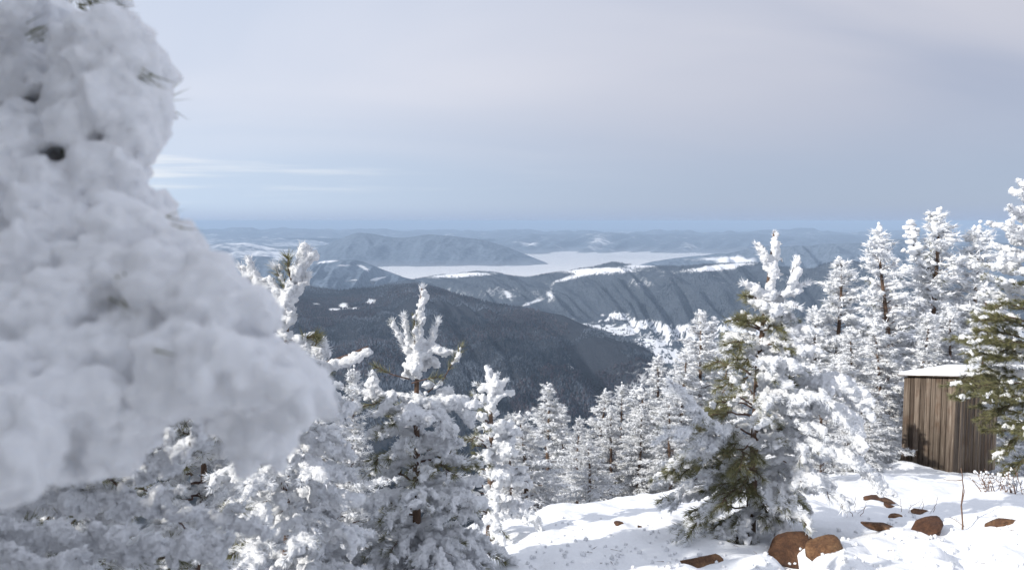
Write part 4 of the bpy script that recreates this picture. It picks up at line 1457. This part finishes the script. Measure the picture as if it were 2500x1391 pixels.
# ------------------------------------------------------------------ pines farther off: trunk, needles and rime; shapes shared between trees
def mid_pine(seed, H=6.0, narrow=1.0, forked=False, green=0.25, clump=0.075):
    rng = np.random.default_rng(seed)
    wood, nd, sn = Acc(), Acc(), Acc()
    lean = rng.normal(0, 0.12, 2)
    tz = np.linspace(0, H, 16)
    tpx = np.stack([lean[0] * (tz / H) ** 2 + 0.03 * np.sin(tz * 1.3 + seed), lean[1] * (tz / H) ** 2 + 0.03 * np.cos(tz * 1.7), tz], -1)
    wood.tube(tpx, np.linspace(0.085, 0.012, 16), 7)
    tops = [(tpx[-1], 1.0)]
    if forked:
        q = curve(tpx[12], np.array([0.5, 0.1, 0.8]), np.array([0.05, 0, 1]), 1.15, 12)
        wood.tube(q, np.linspace(0.03, 0.01, 12), 5)
        fork = q
    C, R, A, S = [], [], [], []
    NO, ND_ = [], []
    h = 0.55 + rng.uniform(0, 0.3)
    bw = wood
    while h < H - 0.05:
        f = h / H
        p0 = np.array([np.interp(h, tpx[:, 2], tpx[:, k]) for k in range(3)])
        n = int(rng.integers(2, 4)) if f < 0.93 else 3
        a0 = rng.uniform(0, 6.3)
        prof = (1 - f) ** 0.85 * 1.38 + 0.10
        prof *= smooth(-0.15, 0.22, f) * narrow * (0.82 + 0.36 * rng.random())
        for k in range(n):
            az = a0 + k * 2 * math.pi / n + rng.normal(0, 0.25)
            L = prof * rng.uniform(0.45, 1.25)
            e0 = 0.15 + 0.75 * f + rng.normal(0, 0.15); e1 = -0.55 + 1.15 * f + rng.normal(0, 0.2)
            d0 = np.array([math.cos(az) * math.cos(e0), math.sin(az) * math.cos(e0), math.sin(e0)])
            d1 = np.array([math.cos(az) * math.cos(e1), math.sin(az) * math.cos(e1), math.sin(e1)])
            lp = curve(p0, d0, d1, L, 6)
            bw.tube(lp, np.linspace(0.018 * (1.2 - f), 0.005, 6), 4, cap=False)
            paths = [(lp, 0.35)]
            q, tan, t = resample(lp, 0.12)
            s = 1
            for i in range(len(q)):
                if t[i] < 0.2: continue
                s = -s
                sd = unit(np.cross(tan[i], UP)) * s
                l = L * 0.36 * (1.15 - t[i]) * rng.uniform(0.6, 1.3) + 0.07
                tw = curve(q[i], unit(tan[i] * 0.7 + sd + UP * rng.uniform(-0.3, 0.3)), unit(tan[i] + sd * 0.5 + UP * rng.uniform(-0.7, 0.35)), l, 4)
                paths.append((tw, 0.0))
            for (pp, t0) in paths:
                q2, tn2, t2 = resample(pp, clump * 0.85)
                ok = (t2 >= t0) & (rng.random(len(q2)) < 0.88)
                q2, tn2 = q2[ok], tn2[ok]
                m = len(q2)
                if not m: continue
                r = clump * 0.42 * rng.uniform(0.45, 1.3, m)
                C.append(q2 + UP * r[:, None] * 0.35 + rng.normal(0, 0.3, (m, 3)) * r[:, None]); R.append(r); A.append(unit(tn2 + rng.normal(0, 0.35, (m, 3)) - UP * 0.25)); S.append(rng.uniform(1.3, 2.6, m))
                g = rng.random(m) < green
                # dark needles showing under the rime
                for rep in range(5):
                    NO.append(q2 - UP * 0.02); ND_.append(unit(tn2 * 0.8 + rng.normal(0, 0.6, (m, 3)) - UP * 0.25))
                # rime feathers
                for rep in range(9):
                    D = unit(tn2 * 0.9 + rng.normal(0, 0.75, (m, 3)) + UP * 0.1)
                    sn.needles(q2 + rng.normal(0, 0.02, (m, 3)), D, clump * rng.uniform(0.8, 1.9, m), np.full(m, clump * 0.22), rng, 1)
        h += 0.125 * rng.uniform(0.5, 1.5) * (1.0 - 0.35 * f)
    # leader
    lead = np.linspace(0, 1, 9)
    lp = tpx[-1] + np.outer(lead - 0.6, [0, 0, 0.42])
    C.append(lp + rng.normal(0, 0.02, lp.shape)); R.append(np.linspace(0.07, 0.028, 9)); A.append(np.repeat(UP[None], 9, 0)); S.append(np.full(9, 1.5))
    if forked:
        for k in range(3, 12):
            m = 7
            C.append(fork[k] + rng.normal(0, 0.10 * (1.15 - k / 12), (m, 3))); R.append(rng.uniform(0.03, 0.055, m)); A.append(unit(rng.normal(0, 1, (m, 3)))); S.append(rng.uniform(1.2, 1.8, m))
            sn.needles(np.repeat(fork[k:k + 1], 26, 0), unit(rng.normal(0, 1, (26, 3)) + UP * 0.4), rng.uniform(0.08, 0.24, 26) * (1.2 - k / 14), np.full(26, 0.02), rng, 1)
    C, R, A, S = map(np.concatenate, (C, R, A, S))
    sn.lumps(C, R, ICO1, 0.30, rng, A, S)
    NO = np.concatenate(NO); ND_ = np.concatenate(ND_)
    kk = rng.random(len(NO)) < (0.45 + green)
    nd.needles(NO[kk], ND_[kk], 0.12 * rng.uniform(0.7, 1.2, kk.sum()), np.full(kk.sum(), 0.010), rng)
    return (wood.mesh('trunk', [M_BARK]), nd.mesh('needles', [M_NEEDLE_MID], None, False), sn.mesh('snow', [M_RIME_MID]), H + 0.16)


VARS = [mid_pine(101, narrow=0.80), mid_pine(102, narrow=0.95, green=0.4), mid_pine(103, narrow=0.70), mid_pine(104, narrow=0.85, forked=True), mid_pine(105, narrow=1.1, H=4.0, clump=0.065)]


def place_pine(px, py, Y, var, label, rot, group='snow covered pines on the slope', width=1.0):
    top = P(px, py, Y)
    x, y = float(top[0]), float(top[1])
    z = gz(x, y) - 0.05
    tr, nd, sn, H = VARS[var]
    s = (float(top[2]) - z) / H
    r = empty('pine_tree', (x, y, z), label, 'pine tree', group)
    r.rotation_euler = (0, 0, rot)
    r.scale = (s * width, s * width, s)
    t = link('trunk', tr, r)
    tag(link('needles', nd, r), kind='stuff')
    tag(link('snow', sn, r), kind='stuff')
    return r


MID = [
    # px, py(top), depth, variant, label, rotation, width
    (1340, 940, 14, 1, 'round topped frosted pine just right of the dark stemmed small pine', 0.4, 1.1),
    (1285, 1005, 11, 4, 'short rimed pine at the left end of the middle stand', 1.4, 1.0),
    (1410, 1020, 13, 2, 'low pine wedged between the two round topped pines of the middle stand', 2.0, 1.0),
    (1462, 944, 15, 0, 'frosted pine with pointed bushy top at the foot of the dark hillside', 0.9, 1.15),
    (1522, 940, 17, 2, 'slender frosted pine with thin twiggy tip in the middle stand', 2.6, 0.9),
    (1560, 990, 13.5, 1, 'broad snowy pine bending over the white clearing', 4.0, 1.0),
    (1605, 868, 16, 0, 'narrow pointed frosted pine left of the tall forked pine', 3.1, 1.0),
    (1655, 850, 14.5, 1, 'bushy frosted pine close against the forked pine', 5.1, 1.0),
    (1710, 757, 15, 3, 'tall pale pine with forked top half hidden by the big olive pine', 0.2, 1.0),
    (1770, 830, 17, 2, 'frosted pine glimpsed through the left boughs of the big olive pine', 1.9, 1.0),
    (2015, 880, 10, 1, 'snowy pine standing right behind the right side of the big olive pine', 0.9, 1.0),
    (2105, 935, 12, 1, 'snowy pine shading the snow left of the drifted mound', 3.2, 1.0),
    (1310, 1075, 11.5, 1, 'low snowy pine in front of the round topped frosted pine', 2.4, 1.0),
    (1440, 1080, 12, 4, 'low snowy pine at the near edge of the middle stand, above the clearing', 0.3, 1.1),
    (1375, 985, 15.5, 2, 'frosted pine crown wedged left of the bushy topped pine', 5.2, 1.0),
    (1490, 985, 14, 1, 'snowy pine crown between bushy topped and slender pines', 3.6, 1.0),
    (1585, 940, 14.5, 4, 'dense snowy pine under the narrow pointed pine', 1.2, 1.0),
    (1640, 960, 13, 1, 'snowy pine low between the clearing and the big olive pine', 0.7, 1.0),
    (1225, 1090, 10.5, 1, 'snowy pine behind the foot of the dark stemmed small pine', 4.7, 1.0),
    (845, 897, 10, 2, 'thin frosted pine tip left of the candle topped pine', 0.6, 0.8),
    (800, 985, 9, 4, 'small rimed pine below the snowy stub', 2.2, 1.0),
    (1248, 1010, 9.5, 2, 'slim rimed pine tip right of the dark bare stem', 3.3, 0.8),
    (2060, 628, 19, 3, 'pointed snowy pine immediately right of the big olive pine', 1.1, 1.0),
    (2000, 745, 19, 1, 'snowy pine peeping out behind the right boughs of the big olive pine', 2.9, 1.0),
    (2135, 690, 22, 2, 'slim snowy pine between the pointed pine and the tall trio', 0.1, 1.0),
    (2192, 545, 21, 0, 'left pine of the tall white trio above the shed', 4.4, 0.95),
    (2300, 508, 22, 3, 'highest pine of the tall white trio, straight above the shed', 2.5, 1.0),
    (2370, 548, 22.5, 2, 'right pine of the tall white trio above the shed', 5.7, 1.0),
    (2250, 650, 24, 1, 'snowy pine filling the gap inside the tall white trio', 3.5, 1.0),
    (2435, 690, 21, 1, 'snowy pine between the trio and the right edge pine', 0.8, 1.0),
    (2100, 800, 16.5, 1, 'wide snowy pine left of the shed in the back row', 1.7, 1.0),
    (2030, 870, 15, 4, 'bushy snowy pine behind the right boughs of the big olive pine, low down', 3.9, 1.0),
    (2165, 780, 18, 0, 'dense snowy pine left behind the shed roof', 5.0, 1.0),
    (2245, 760, 17.5, 2, 'snowy pine with dark trunk standing directly behind the shed roof', 0.5, 1.0),
    (2340, 740, 18, 1, 'snowy pine behind the right half of the shed roof', 2.3, 1.0),
    (2420, 800, 16.5, 0, 'snowy pine squeezed between shed roof and right edge pine', 4.1, 1.0),
    (2130, 960, 14, 4, 'low snowy pine at the left wall of the shed', 1.0, 0.9),
    (2075, 1010, 12.5, 4, 'small snowy pine bush left of the drifted mound', 2.7, 1.1),
    (1960, 960, 13, 4, 'snowy pine bush hidden behind the big olive pine', 5.5, 1.2),
]
for (px, py, Y, var, lab, rot, wd) in MID:
    place_pine(px, py, Y, var, lab, rot, width=wd * 1.42)
# unseen pines added left and behind to shade near trees and cut sky light
for (x, y, ht, var, rot, lab) in [(-2.7, -0.75, 5.2, 1, 1.0, 'unseen snowy pine left of the viewpoint, added to shade the close branches'),
                                  (-3.9, -1.7, 6.5, 4, 2.6, 'second unseen snowy pine added left of the viewpoint for shade, behind the first'),
                                  (-4.4, 2.6, 5.2, 0, 2.0, 'unseen snowy pine farther left on the brow, added to shade the near pines'),
                                  (-0.9, -2.6, 4.8, 0, 0.4, 'unseen snowy pine added close behind the viewpoint to cut sky light'),
                                  (1.4, -3.4, 5.4, 1, 1.9, 'tall unseen snowy pine added behind the viewpoint, toward the right, to cut sky light'),
                                  (3.6, -2.8, 4.6, 2, 3.0, 'unseen snowy pine added behind the viewpoint at far right to cut sky light')]:
    z = gz(x, y) - 0.05
    tr, nd, sn, H = VARS[var]
    s = ht / H
    r = empty('pine_tree', (x, y, z), lab, 'pine tree', 'snow covered pines on the slope')
    r.rotation_euler = (0, 0, rot); r.scale = (s * 1.5, s * 1.5, s)
    link('trunk', tr, r); tag(link('needles', nd, r), kind='stuff'); tag(link('snow', sn, r), kind='stuff')


# ------------------------------------------------------------------ the shed
def mat_board():
    m, nt, b = new_mat('weathered_boards')
    v = obj_coord(nt)
    oi = node(nt, 'ShaderNodeObjectInfo')
    ad = node(nt, 'ShaderNodeVectorMath', operation='ADD')
    sc_ = node(nt, 'ShaderNodeVectorMath', operation='SCALE', inp={'Scale': 37.0})
    cm = node(nt, 'ShaderNodeCombineXYZ')
    nt.links.new(oi.outputs['Random'], cm.inputs[0]); nt.links.new(oi.outputs['Random'], cm.inputs[2])
    nt.links.new(cm.outputs[0], sc_.inputs[0]); nt.links.new(v, ad.inputs[0]); nt.links.new(sc_.outputs[0], ad.inputs[1])
    mp = node(nt, 'ShaderNodeMapping'); mp.inputs['Scale'].default_value = (40, 40, 1.6)
    nt.links.new(ad.outputs[0], mp.inputs[0])
    n = noise_n(nt, 1.0, 6, 0.65, mp.outputs[0], 0.4)
    r = ramp(nt, n.outputs['Fac'], [(0.30, (0.055, 0.038, 0.027)), (0.55, (0.165, 0.130, 0.102)), (0.75, (0.33, 0.285, 0.24))])
    # weathering: brown damp boards and grey bleached boards
    mx = node(nt, 'ShaderNodeMix', data_type='RGBA', blend_type='MULTIPLY', inp={0: 1.0})
    rr = ramp(nt, oi.outputs['Random'], [(0.0, (0.45, 0.40, 0.36)), (0.5, (0.85, 0.83, 0.80)), (1.0, (1.3, 1.3, 1.3))])
    nt.links.new(r.outputs[0], mx.inputs[6]); nt.links.new(rr.outputs[0], mx.inputs[7])
    n3 = noise_n(nt, 2.2, 4, 0.6, ad.outputs[0])
    r3 = ramp(nt, n3.outputs['Fac'], [(0.55, (1, 1, 1)), (0.72, (0.55, 0.36, 0.24))])
    m2 = node(nt, 'ShaderNodeMix', data_type='RGBA', blend_type='MULTIPLY', inp={0: 0.8})
    nt.links.new(mx.outputs[2], m2.inputs[6]); nt.links.new(r3.outputs[0], m2.inputs[7])
    nt.links.new(m2.outputs[2], b.inputs['Base Color'])
    bp = node(nt, 'ShaderNodeBump', inp={'Strength': 0.6, 'Distance': 0.006})
    nt.links.new(n.outputs['Fac'], bp.inputs['Height']); nt.links.new(bp.outputs[0], b.inputs['Normal'])
    b.inputs['Roughness'].default_value = 0.85
    return m


def shed():
    mb = mat_board()
    Y = 14.0
    c = P(2322, 1168, Y)
    u = np.array([-0.52, 0.854, 0]); v = np.array([0.854, 0.52, 0])       # along the left wall, along the right wall
    WL, WR = 0.92, 1.35
    ht = 1.80
    zb = c[2]
    root = empty('shed', (c[0], c[1], zb), 'small weathered plank shed with thick snow on its flat roof', 'shed')
    rng = np.random.default_rng(4)
    dark, ntd, bd = new_mat('shed_inside_shade'); bd.inputs['Base Color'].default_value = (0.03, 0.025, 0.02, 1); bd.inputs['Roughness'].default_value = 0.9

    def box(acc, o, ax, bx, cx):
        o, ax, bx, cx = map(lambda q: np.asarray(q, float), (o, ax, bx, cx))
        V = [o, o + ax, o + ax + bx, o + bx, o + cx, o + ax + cx, o + ax + bx + cx, o + bx + cx]
        Q = [[0, 3, 2, 1], [4, 5, 6, 7], [0, 1, 5, 4], [1, 2, 6, 5], [2, 3, 7, 6], [3, 0, 4, 7]]
        acc.add(np.array(V), None, np.array(Q))

    def boards(org, d, nrm, W, n, top0, top1):
        wds = rng.uniform(0.8, 1.2, n); wds *= W / wds.sum()
        s = 0
        for k in range(n):
            a = Acc()
            g = 0.013
            w = wds[k] - g
            f0, f1 = s / W, (s + w) / W
            t = top0 + (top1 - top0) * 0.5 * (f0 + f1)
            proud = rng.uniform(0.0, 0.010)
            o = np.array(org) + d * (s + g / 2) + nrm * proud + np.array([0, 0, rng.uniform(-0.03, 0.02)])
            box(a, o, d * w, np.array(nrm) * 0.022, np.array([0, 0, t]) - np.array([0, 0, o[2] - org[2]]))
            link('board', a.mesh('board', [mb], None, False), root)
            s += wds[k]

    nl = np.array([-v[0], -v[1], 0.0]); nr = np.array([-u[0], -u[1], 0.0])
    tl0, tl1 = ht, ht - 0.13
    z0 = np.array([0, 0, -0.03])
    boards(z0, u, nl, WL, 9, tl0, tl1)
    boards(z0, v, nr, WR, 11, tl0, tl0)
    boards(u * WL + z0, v, -nr, WR, 8, tl1, tl1)
    boards(v * WR + z0, u, -nl, WL, 7, tl0, tl1)
    # corner post, and a core painted dark for the shade inside
    a = Acc(); box(a, nl * 0.03 + nr * 0.035 + z0, u * 0.05 - nl * 0.0, v * 0.05, np.array([0, 0, ht]))
    link('corner_post', a.mesh('corner_post', [mb], None, False), root)
    a = Acc()
    cs = [u * 0.01 + v * 0.01, u * (WL - .01) + v * 0.01, u * (WL - .01) + v * (WR - .01), u * 0.01 + v * (WR - .01)]
    tops = [ht - .02, ht - .15, ht - .15, ht - .02]
    V = np.array([q for q in cs] + [q + np.array([0, 0, t]) for q, t in zip(cs, tops)])
    a.add(V, None, np.array([[0, 3, 2, 1], [4, 5, 6, 7], [0, 1, 5, 4], [1, 2, 6, 5], [2, 3, 7, 6], [3, 0, 4, 7]]))
    link('dark_core', a.mesh('dark_core', [dark], None, False), root)
    # roof deck with overhang and its snow
    ov = 0.10
    o = -u * ov - v * ov
    sl = np.array([0, 0, -0.13 / WL])
    a = Acc(); box(a, o + np.array([0, 0, ht + 0.002 + 0.13 / WL * ov]), (u + sl) * (WL + 2 * ov), v * (WR + 2 * ov), np.array([0, 0, 0.035]))
    rf = link('roof', a.mesh('roof', [mb], None, False), root)
    m, n = 26, 34
    s_, t_ = np.meshgrid(np.linspace(0, 1, m), np.linspace(0, 1, n), indexing='ij')
    base_p = (o + np.array([0, 0, ht + 0.039 + 0.13 / WL * ov]))[None, None] + s_[..., None] * (u + sl) * (WL + 2 * ov) + t_[..., None] * v * (WR + 2 * ov)
    e = np.minimum(np.minimum(s_, 1 - s_) * (WL + .2), np.minimum(t_, 1 - t_) * (WR + .2))
    th = 0.05 * np.clip(e / 0.04, 0, 1) ** 0.5 * (0.85 + 0.5 * (fbm(base_p * 3.0, 3, 2) - 0.5))
    topv = base_p + th[..., None] * UP
    topv = topv - (np.clip(1 - e / 0.03, 0, 1) * 0.012)[..., None] * UP
    out = (e < 0.001)
    ctr = base_p.mean((0, 1))
    topv[out] += unit(topv[out] - ctr) * 0.02
    V = np.concatenate([topv.reshape(-1, 3), base_p.reshape(-1, 3)])
    i = np.arange(m - 1)[:, None] * n; j = np.arange(n - 1)[None]
    Q = np.stack([i + j, i + n + j, i + n + j + 1, i + j + 1], -1).reshape(-1, 4)
    link('roof_snow', make_mesh('roof_snow', V, [Q, Q[:, ::-1] + m * n], True, [M_ROOFSNOW]), rf)
    # plank leaning at the back left corner
    a = Acc()
    q0 = P(2196, 1150, 14.7); q1 = P(2216, 1040, 14.75)
    d = q1 - q0
    box(a, (0, 0, 0), np.array([0.13, 0.05, 0]), np.array([-0.01, 0.03, 0]), d)
    pl = link('plank', a.mesh('plank', [mb], None, False), None, tuple(q0))
    tag(pl, 'dark plank leaning against the left rear corner of the shed', 'plank')


shed()


# ------------------------------------------------------------------ rocks
def mat_rock():
    m, nt, b = new_mat('brown_rock')
    v = obj_coord(nt)
    n = noise_n(nt, 9, 8, 0.7, v)
    n2 = noise_n(nt, 60, 5, 0.7, v)
    r = ramp(nt, n.outputs['Fac'], [(0.28, (0.05, 0.028, 0.022)), (0.5, (0.16, 0.085, 0.042)), (0.72, (0.28, 0.18, 0.10))])
    mx = node(nt, 'ShaderNodeMix', data_type='RGBA', blend_type='MULTIPLY', inp={0: 0.75})
    r2 = ramp(nt, n2.outputs['Fac'], [(0.3, (0.35, 0.32, 0.3)), (0.6, (1.15, 1.12, 1.1))])
    nt.links.new(r.outputs[0], mx.inputs[6]); nt.links.new(r2.outputs[0], mx.inputs[7])
    oi = node(nt, 'ShaderNodeObjectInfo')
    r4 = ramp(nt, oi.outputs['Random'], [(0.0, (0.42, 0.30, 0.30)), (0.45, (0.75, 0.66, 0.62)), (1.0, (1.15, 1.1, 1.0))])
    m4 = node(nt, 'ShaderNodeMix', data_type='RGBA', blend_type='MULTIPLY', inp={0: 1.0})
    nt.links.new(mx.outputs[2], m4.inputs[6]); nt.links.new(r4.outputs[0], m4.inputs[7])
    nt.links.new(m4.outputs[2], b.inputs['Base Color'])
    bp = node(nt, 'ShaderNodeBump', inp={'Strength': 0.8, 'Distance': 0.02})
    nt.links.new(n2.outputs['Fac'], bp.inputs['Height']); nt.links.new(bp.outputs[0], b.inputs['Normal'])
    b.inputs['Roughness'].default_value = 0.85
    return m


M_ROCK = mat_rock()


def hit_ground(px, py):
    d = P(px, py, 1.0)
    lo, hi = 1.5, 40.0
    ys = np.linspace(lo, hi, 1500)
    z = ground_z(d[0] * ys, ys)
    k = np.argmax(d[2] * ys < z)
    Y = ys[k]
    return np.array([d[0] * Y, Y, z[k]])


def rock(px, py, wpx, hpx, label, seed, asp=0.8, rot=0.0, tilt=0.0):
    """px,py: pixel of the foot's middle; wpx,hpx: visible width and height in photograph pixels"""
    g = hit_ground(px, py)
    sc_ = g[1] / F
    w, h = wpx * sc_ * 1.15, hpx * sc_ * 1.05
    B, T = ICO3
    V = B * 1.0
    rng = np.random.default_rng(seed)
    # a slanting slab: flat sloping top, steep broken sides
    sl = unit(np.array([rng.uniform(-0.5, 0.5), rng.uniform(-0.35, 0.1), 1.0]))
    dd0 = V @ sl - rng.uniform(0.42, 0.6)
    V = V - np.clip(dd0, 0, None)[:, None] * sl
    # facets: clip by random planes
    for k in range(9):
        nrm = unit(rng.normal(size=3) * np.array([1, 1, 1.3])); dd = rng.uniform(0.30, 0.80)
        s = V @ nrm - dd
        V = V - np.clip(s, 0, None)[:, None] * nrm
    V = V * (1 + 0.30 * (fbm(V * 2.4 + seed, 4, seed) - 0.5)[:, None])
    V = V * np.array([w * 0.64, w * 0.60 * asp, h * 1.0])
    c, s = math.cos(tilt), math.sin(tilt)
    V = V @ np.array([[c, 0, s], [0, 1, 0], [-s, 0, c]])
    me = make_mesh('rock', V, [T], False, [M_ROCK])
    o = link('rock', me, None, (g[0], g[1] + w * 0.3 * asp, g[2] - h * 0.12))
    o.rotation_euler = (0, 0, rot)
    tag(o, label, 'rock')
    return o


rock(1922, 1372, 130, 76, 'largest orange brown boulder below the big olive pine', 2, 0.9, 0.1, 0.30)
rock(2016, 1350, 74, 40, 'dark brown boulder touching the right side of the largest one', 3, 0.8, 0.3, 0.25)
rock(2158, 1292, 78, 26, 'flat ochre rock with pale top right of the boulders', 5, 0.7, -0.3, -0.2)
rock(2276, 1306, 78, 46, 'tilted orange rock in the trampled snow left of the tall dry stem', 7, 0.7, 0.4, 0.35)
rock(2462, 1284, 72, 20, 'dark red rock at the right edge in the snow', 8, 0.8, 0.0, 0.1)
rock(2157, 1224, 60, 12, 'thin brown rock breaking the shaded snow before the shed', 9, 0.7, 0.0, 0.0)
rock(2172, 1238, 30, 10, 'small brown stone just below the thin brown rock', 10, 0.7, 0.0, 0.0)
rock(2253, 1252, 44, 12, 'dark low rock in the shade left of the tall dry stem', 12, 0.7, 0.2, 0.0)
rock(2187, 1262, 32, 12, 'dark little rock above the flat ochre rock', 14, 0.7, 0.5, 0.0)
rock(1510, 1280, 26, 10, 'little brown stone alone on the white clearing', 15, 0.8, 0.5, 0.0)
rock(1562, 1287, 13, 7, 'tiny dark pebble right of the lone brown stone', 16, 0.8, 0.5, 0.0)
rock(1712, 1385, 90, 28, 'dark brown rock at the bottom edge under the big olive pine', 17, 0.8, 0.2, 0.15)


# ------------------------------------------------------------------ dry stems and grass
def stem(pts_px, Yg, label, name='dry_stem', r=0.0045, forks=0, seed=0, group=None, cat='dry stem'):
    rng = np.random.default_rng(seed)
    g = hit_ground(*pts_px[0])
    a = Acc()
    pts = np.array([P(q[0], q[1], g[1] + rng.normal(0, 0.02) * k) for k, q in enumerate(pts_px)])
    pts[0, 2] = g[2] - 0.03
    pts = lin(pts, 9) if len(pts) > 2 else lin(pts, 5)
    pts[1:-1] += rng.normal(0, r * 1.2, (len(pts) - 2, 3))
    a.tube(pts, np.linspace(r, r * 0.45, len(pts)), 5)
    for k in range(forks):
        i = int(rng.integers(len(pts) // 3, len(pts) - 1))
        d = unit(pts[i] - pts[i - 1] + rng.normal(0, 0.45, 3))
        a.tube(curve(pts[i], d, unit(d + UP * 0.3), rng.uniform(0.08, 0.25), 4), np.linspace(r * 0.6, r * 0.3, 4), 4)
    o = link(name, a.mesh(name, [M_DRY], g), None, tuple(g))
    return tag(o, label, cat, group)


stem([(2350, 1294), (2347, 1240), (2352, 1180), (2346, 1142)], 0, 'tall single dry stem standing in the snow before the shed', forks=2, seed=1, r=0.006)
stem([(2365, 1285), (2335, 1270), (2318, 1262)], 0, 'short bent twig at the foot of the tall dry stem', seed=2, r=0.003)
for k, (x, y, x2, y2, lab) in enumerate([
        (2200, 1250, 2198, 1216, 'thin upright grass stem above the dark little rock'),
        (2252, 1246, 2254, 1218, 'thin grass stem behind the dark low rock'),
        (2276, 1250, 2290, 1212, 'leaning grass stem right of the dark low rock'),
        (2214, 1250, 2224, 1232, 'short grass stem left of the dark low rock'),
        (2088, 1258, 2058, 1230, 'bent grass stem left of the flat ochre rock, nearest the pine'),
        (2098, 1262, 2118, 1222, 'leaning grass stem left of the flat ochre rock, under the thin brown rock'),
        (2086, 1250, 2088, 1212, 'upright grass stem at the rim of the pine shade')]):
    stem([(x, y), ((x + x2) / 2 + 2, (y + y2) / 2), (x2, y2)], 0, lab, 'grass_stem', 0.0028, 1, 10 + k, 'grass stems in the snow', 'grass stem')


def crumbs():
    rng = np.random.default_rng(61)
    n = 280
    px = rng.uniform(1280, 2560, n); py = rng.uniform(1262, 1400, n)
    C, R_ = [], []
    for x, y in zip(px, py):
        g = hit_ground(x, y)
        r = rng.uniform(0.006, 0.022) * (0.6 + 0.4 * rng.random())
        C.append(g + np.array([0, 0, r * 0.4])); R_.append(r)
    a = Acc(); a.lumps(np.array(C), np.array(R_), ICO1, 0.3, rng)
    tag(link('snow_crumbs', a.mesh('snow_crumbs', [M_RIME])), 'crumbs of fallen snow scattered over the trampled slope', kind='stuff')
    b = Acc()
    O = np.array(C)[::5][:50] + rng.normal(0, 0.05, (50, 3)) * np.array([1, 1, 0])
    O[:, 2] = ground_z(O[:, 0], O[:, 1]) + 0.004
    D = unit(rng.normal(0, 1, (50, 3)) * np.array([1, 1, 0.12]))
    b.needles(O, D, rng.uniform(0.04, 0.10, 50), np.full(50, 0.004), rng)
    tag(link('fallen_needles', b.mesh('fallen_needles', [M_TWIG], None, False)), 'fallen pine needles and bits of twig on the snow', kind='stuff')


crumbs()


def twig_bush(px, py, wpx, hpx, n, label, seed, snow=True):
    rng = np.random.default_rng(seed)
    g = hit_ground(px, py)
    sc_ = g[1] / F
    root = empty('bush', tuple(g), label, 'bush', 'leafless bushes right of the shed')
    a, s = Acc(), Acc()
    C, R = [], []
    for k in range(n):
        x = rng.uniform(-0.5, 0.5) * wpx * sc_
        b = np.array([g[0] + x * 0.7, g[1] + rng.uniform(-0.15, 0.15), 0]); b[2] = gz(b[0], b[1]) - 0.03
        l = hpx * sc_ * rng.uniform(0.5, 1.1)
        d = unit(np.array([x * 0.5, rng.normal(0, 0.1), 0.6]) + rng.normal(0, 0.12, 3))
        p = curve(b, d, unit(d + rng.normal(0, 0.3, 3)), l, 6)
        a.tube(p, np.linspace(0.006, 0.002, 6), 4)
        for f in range(3):
            i = int(rng.integers(2, 5))
            dd = unit(p[i] - p[i - 1] + rng.normal(0, 0.5, 3))
            q = curve(p[i], dd, dd, l * 0.35, 4)
            a.tube(q, np.linspace(0.0035, 0.0015, 4), 4)
            if rng.random() < 0.6:
                z, _, _ = resample(q, 0.03); C.append(z + UP * 0.008); R.append(rng.uniform(0.008, 0.016, len(z)))
    tag(link('stems', a.mesh('stems', [M_DRY], g), root), kind='stuff')
    if snow and C:
        s.lumps(np.concatenate(C), np.concatenate(R), ICO1, 0.25, rng)
        tag(link('snow', s.mesh('snow', [M_RIME], g), root), kind='stuff')


twig_bush(2425, 1195, 70, 62, 14, 'leafless twiggy bush at the right wall of the shed', 3)
twig_bush(2480, 1205, 60, 80, 14, 'taller leafless bush at the right edge beyond the shed', 5)
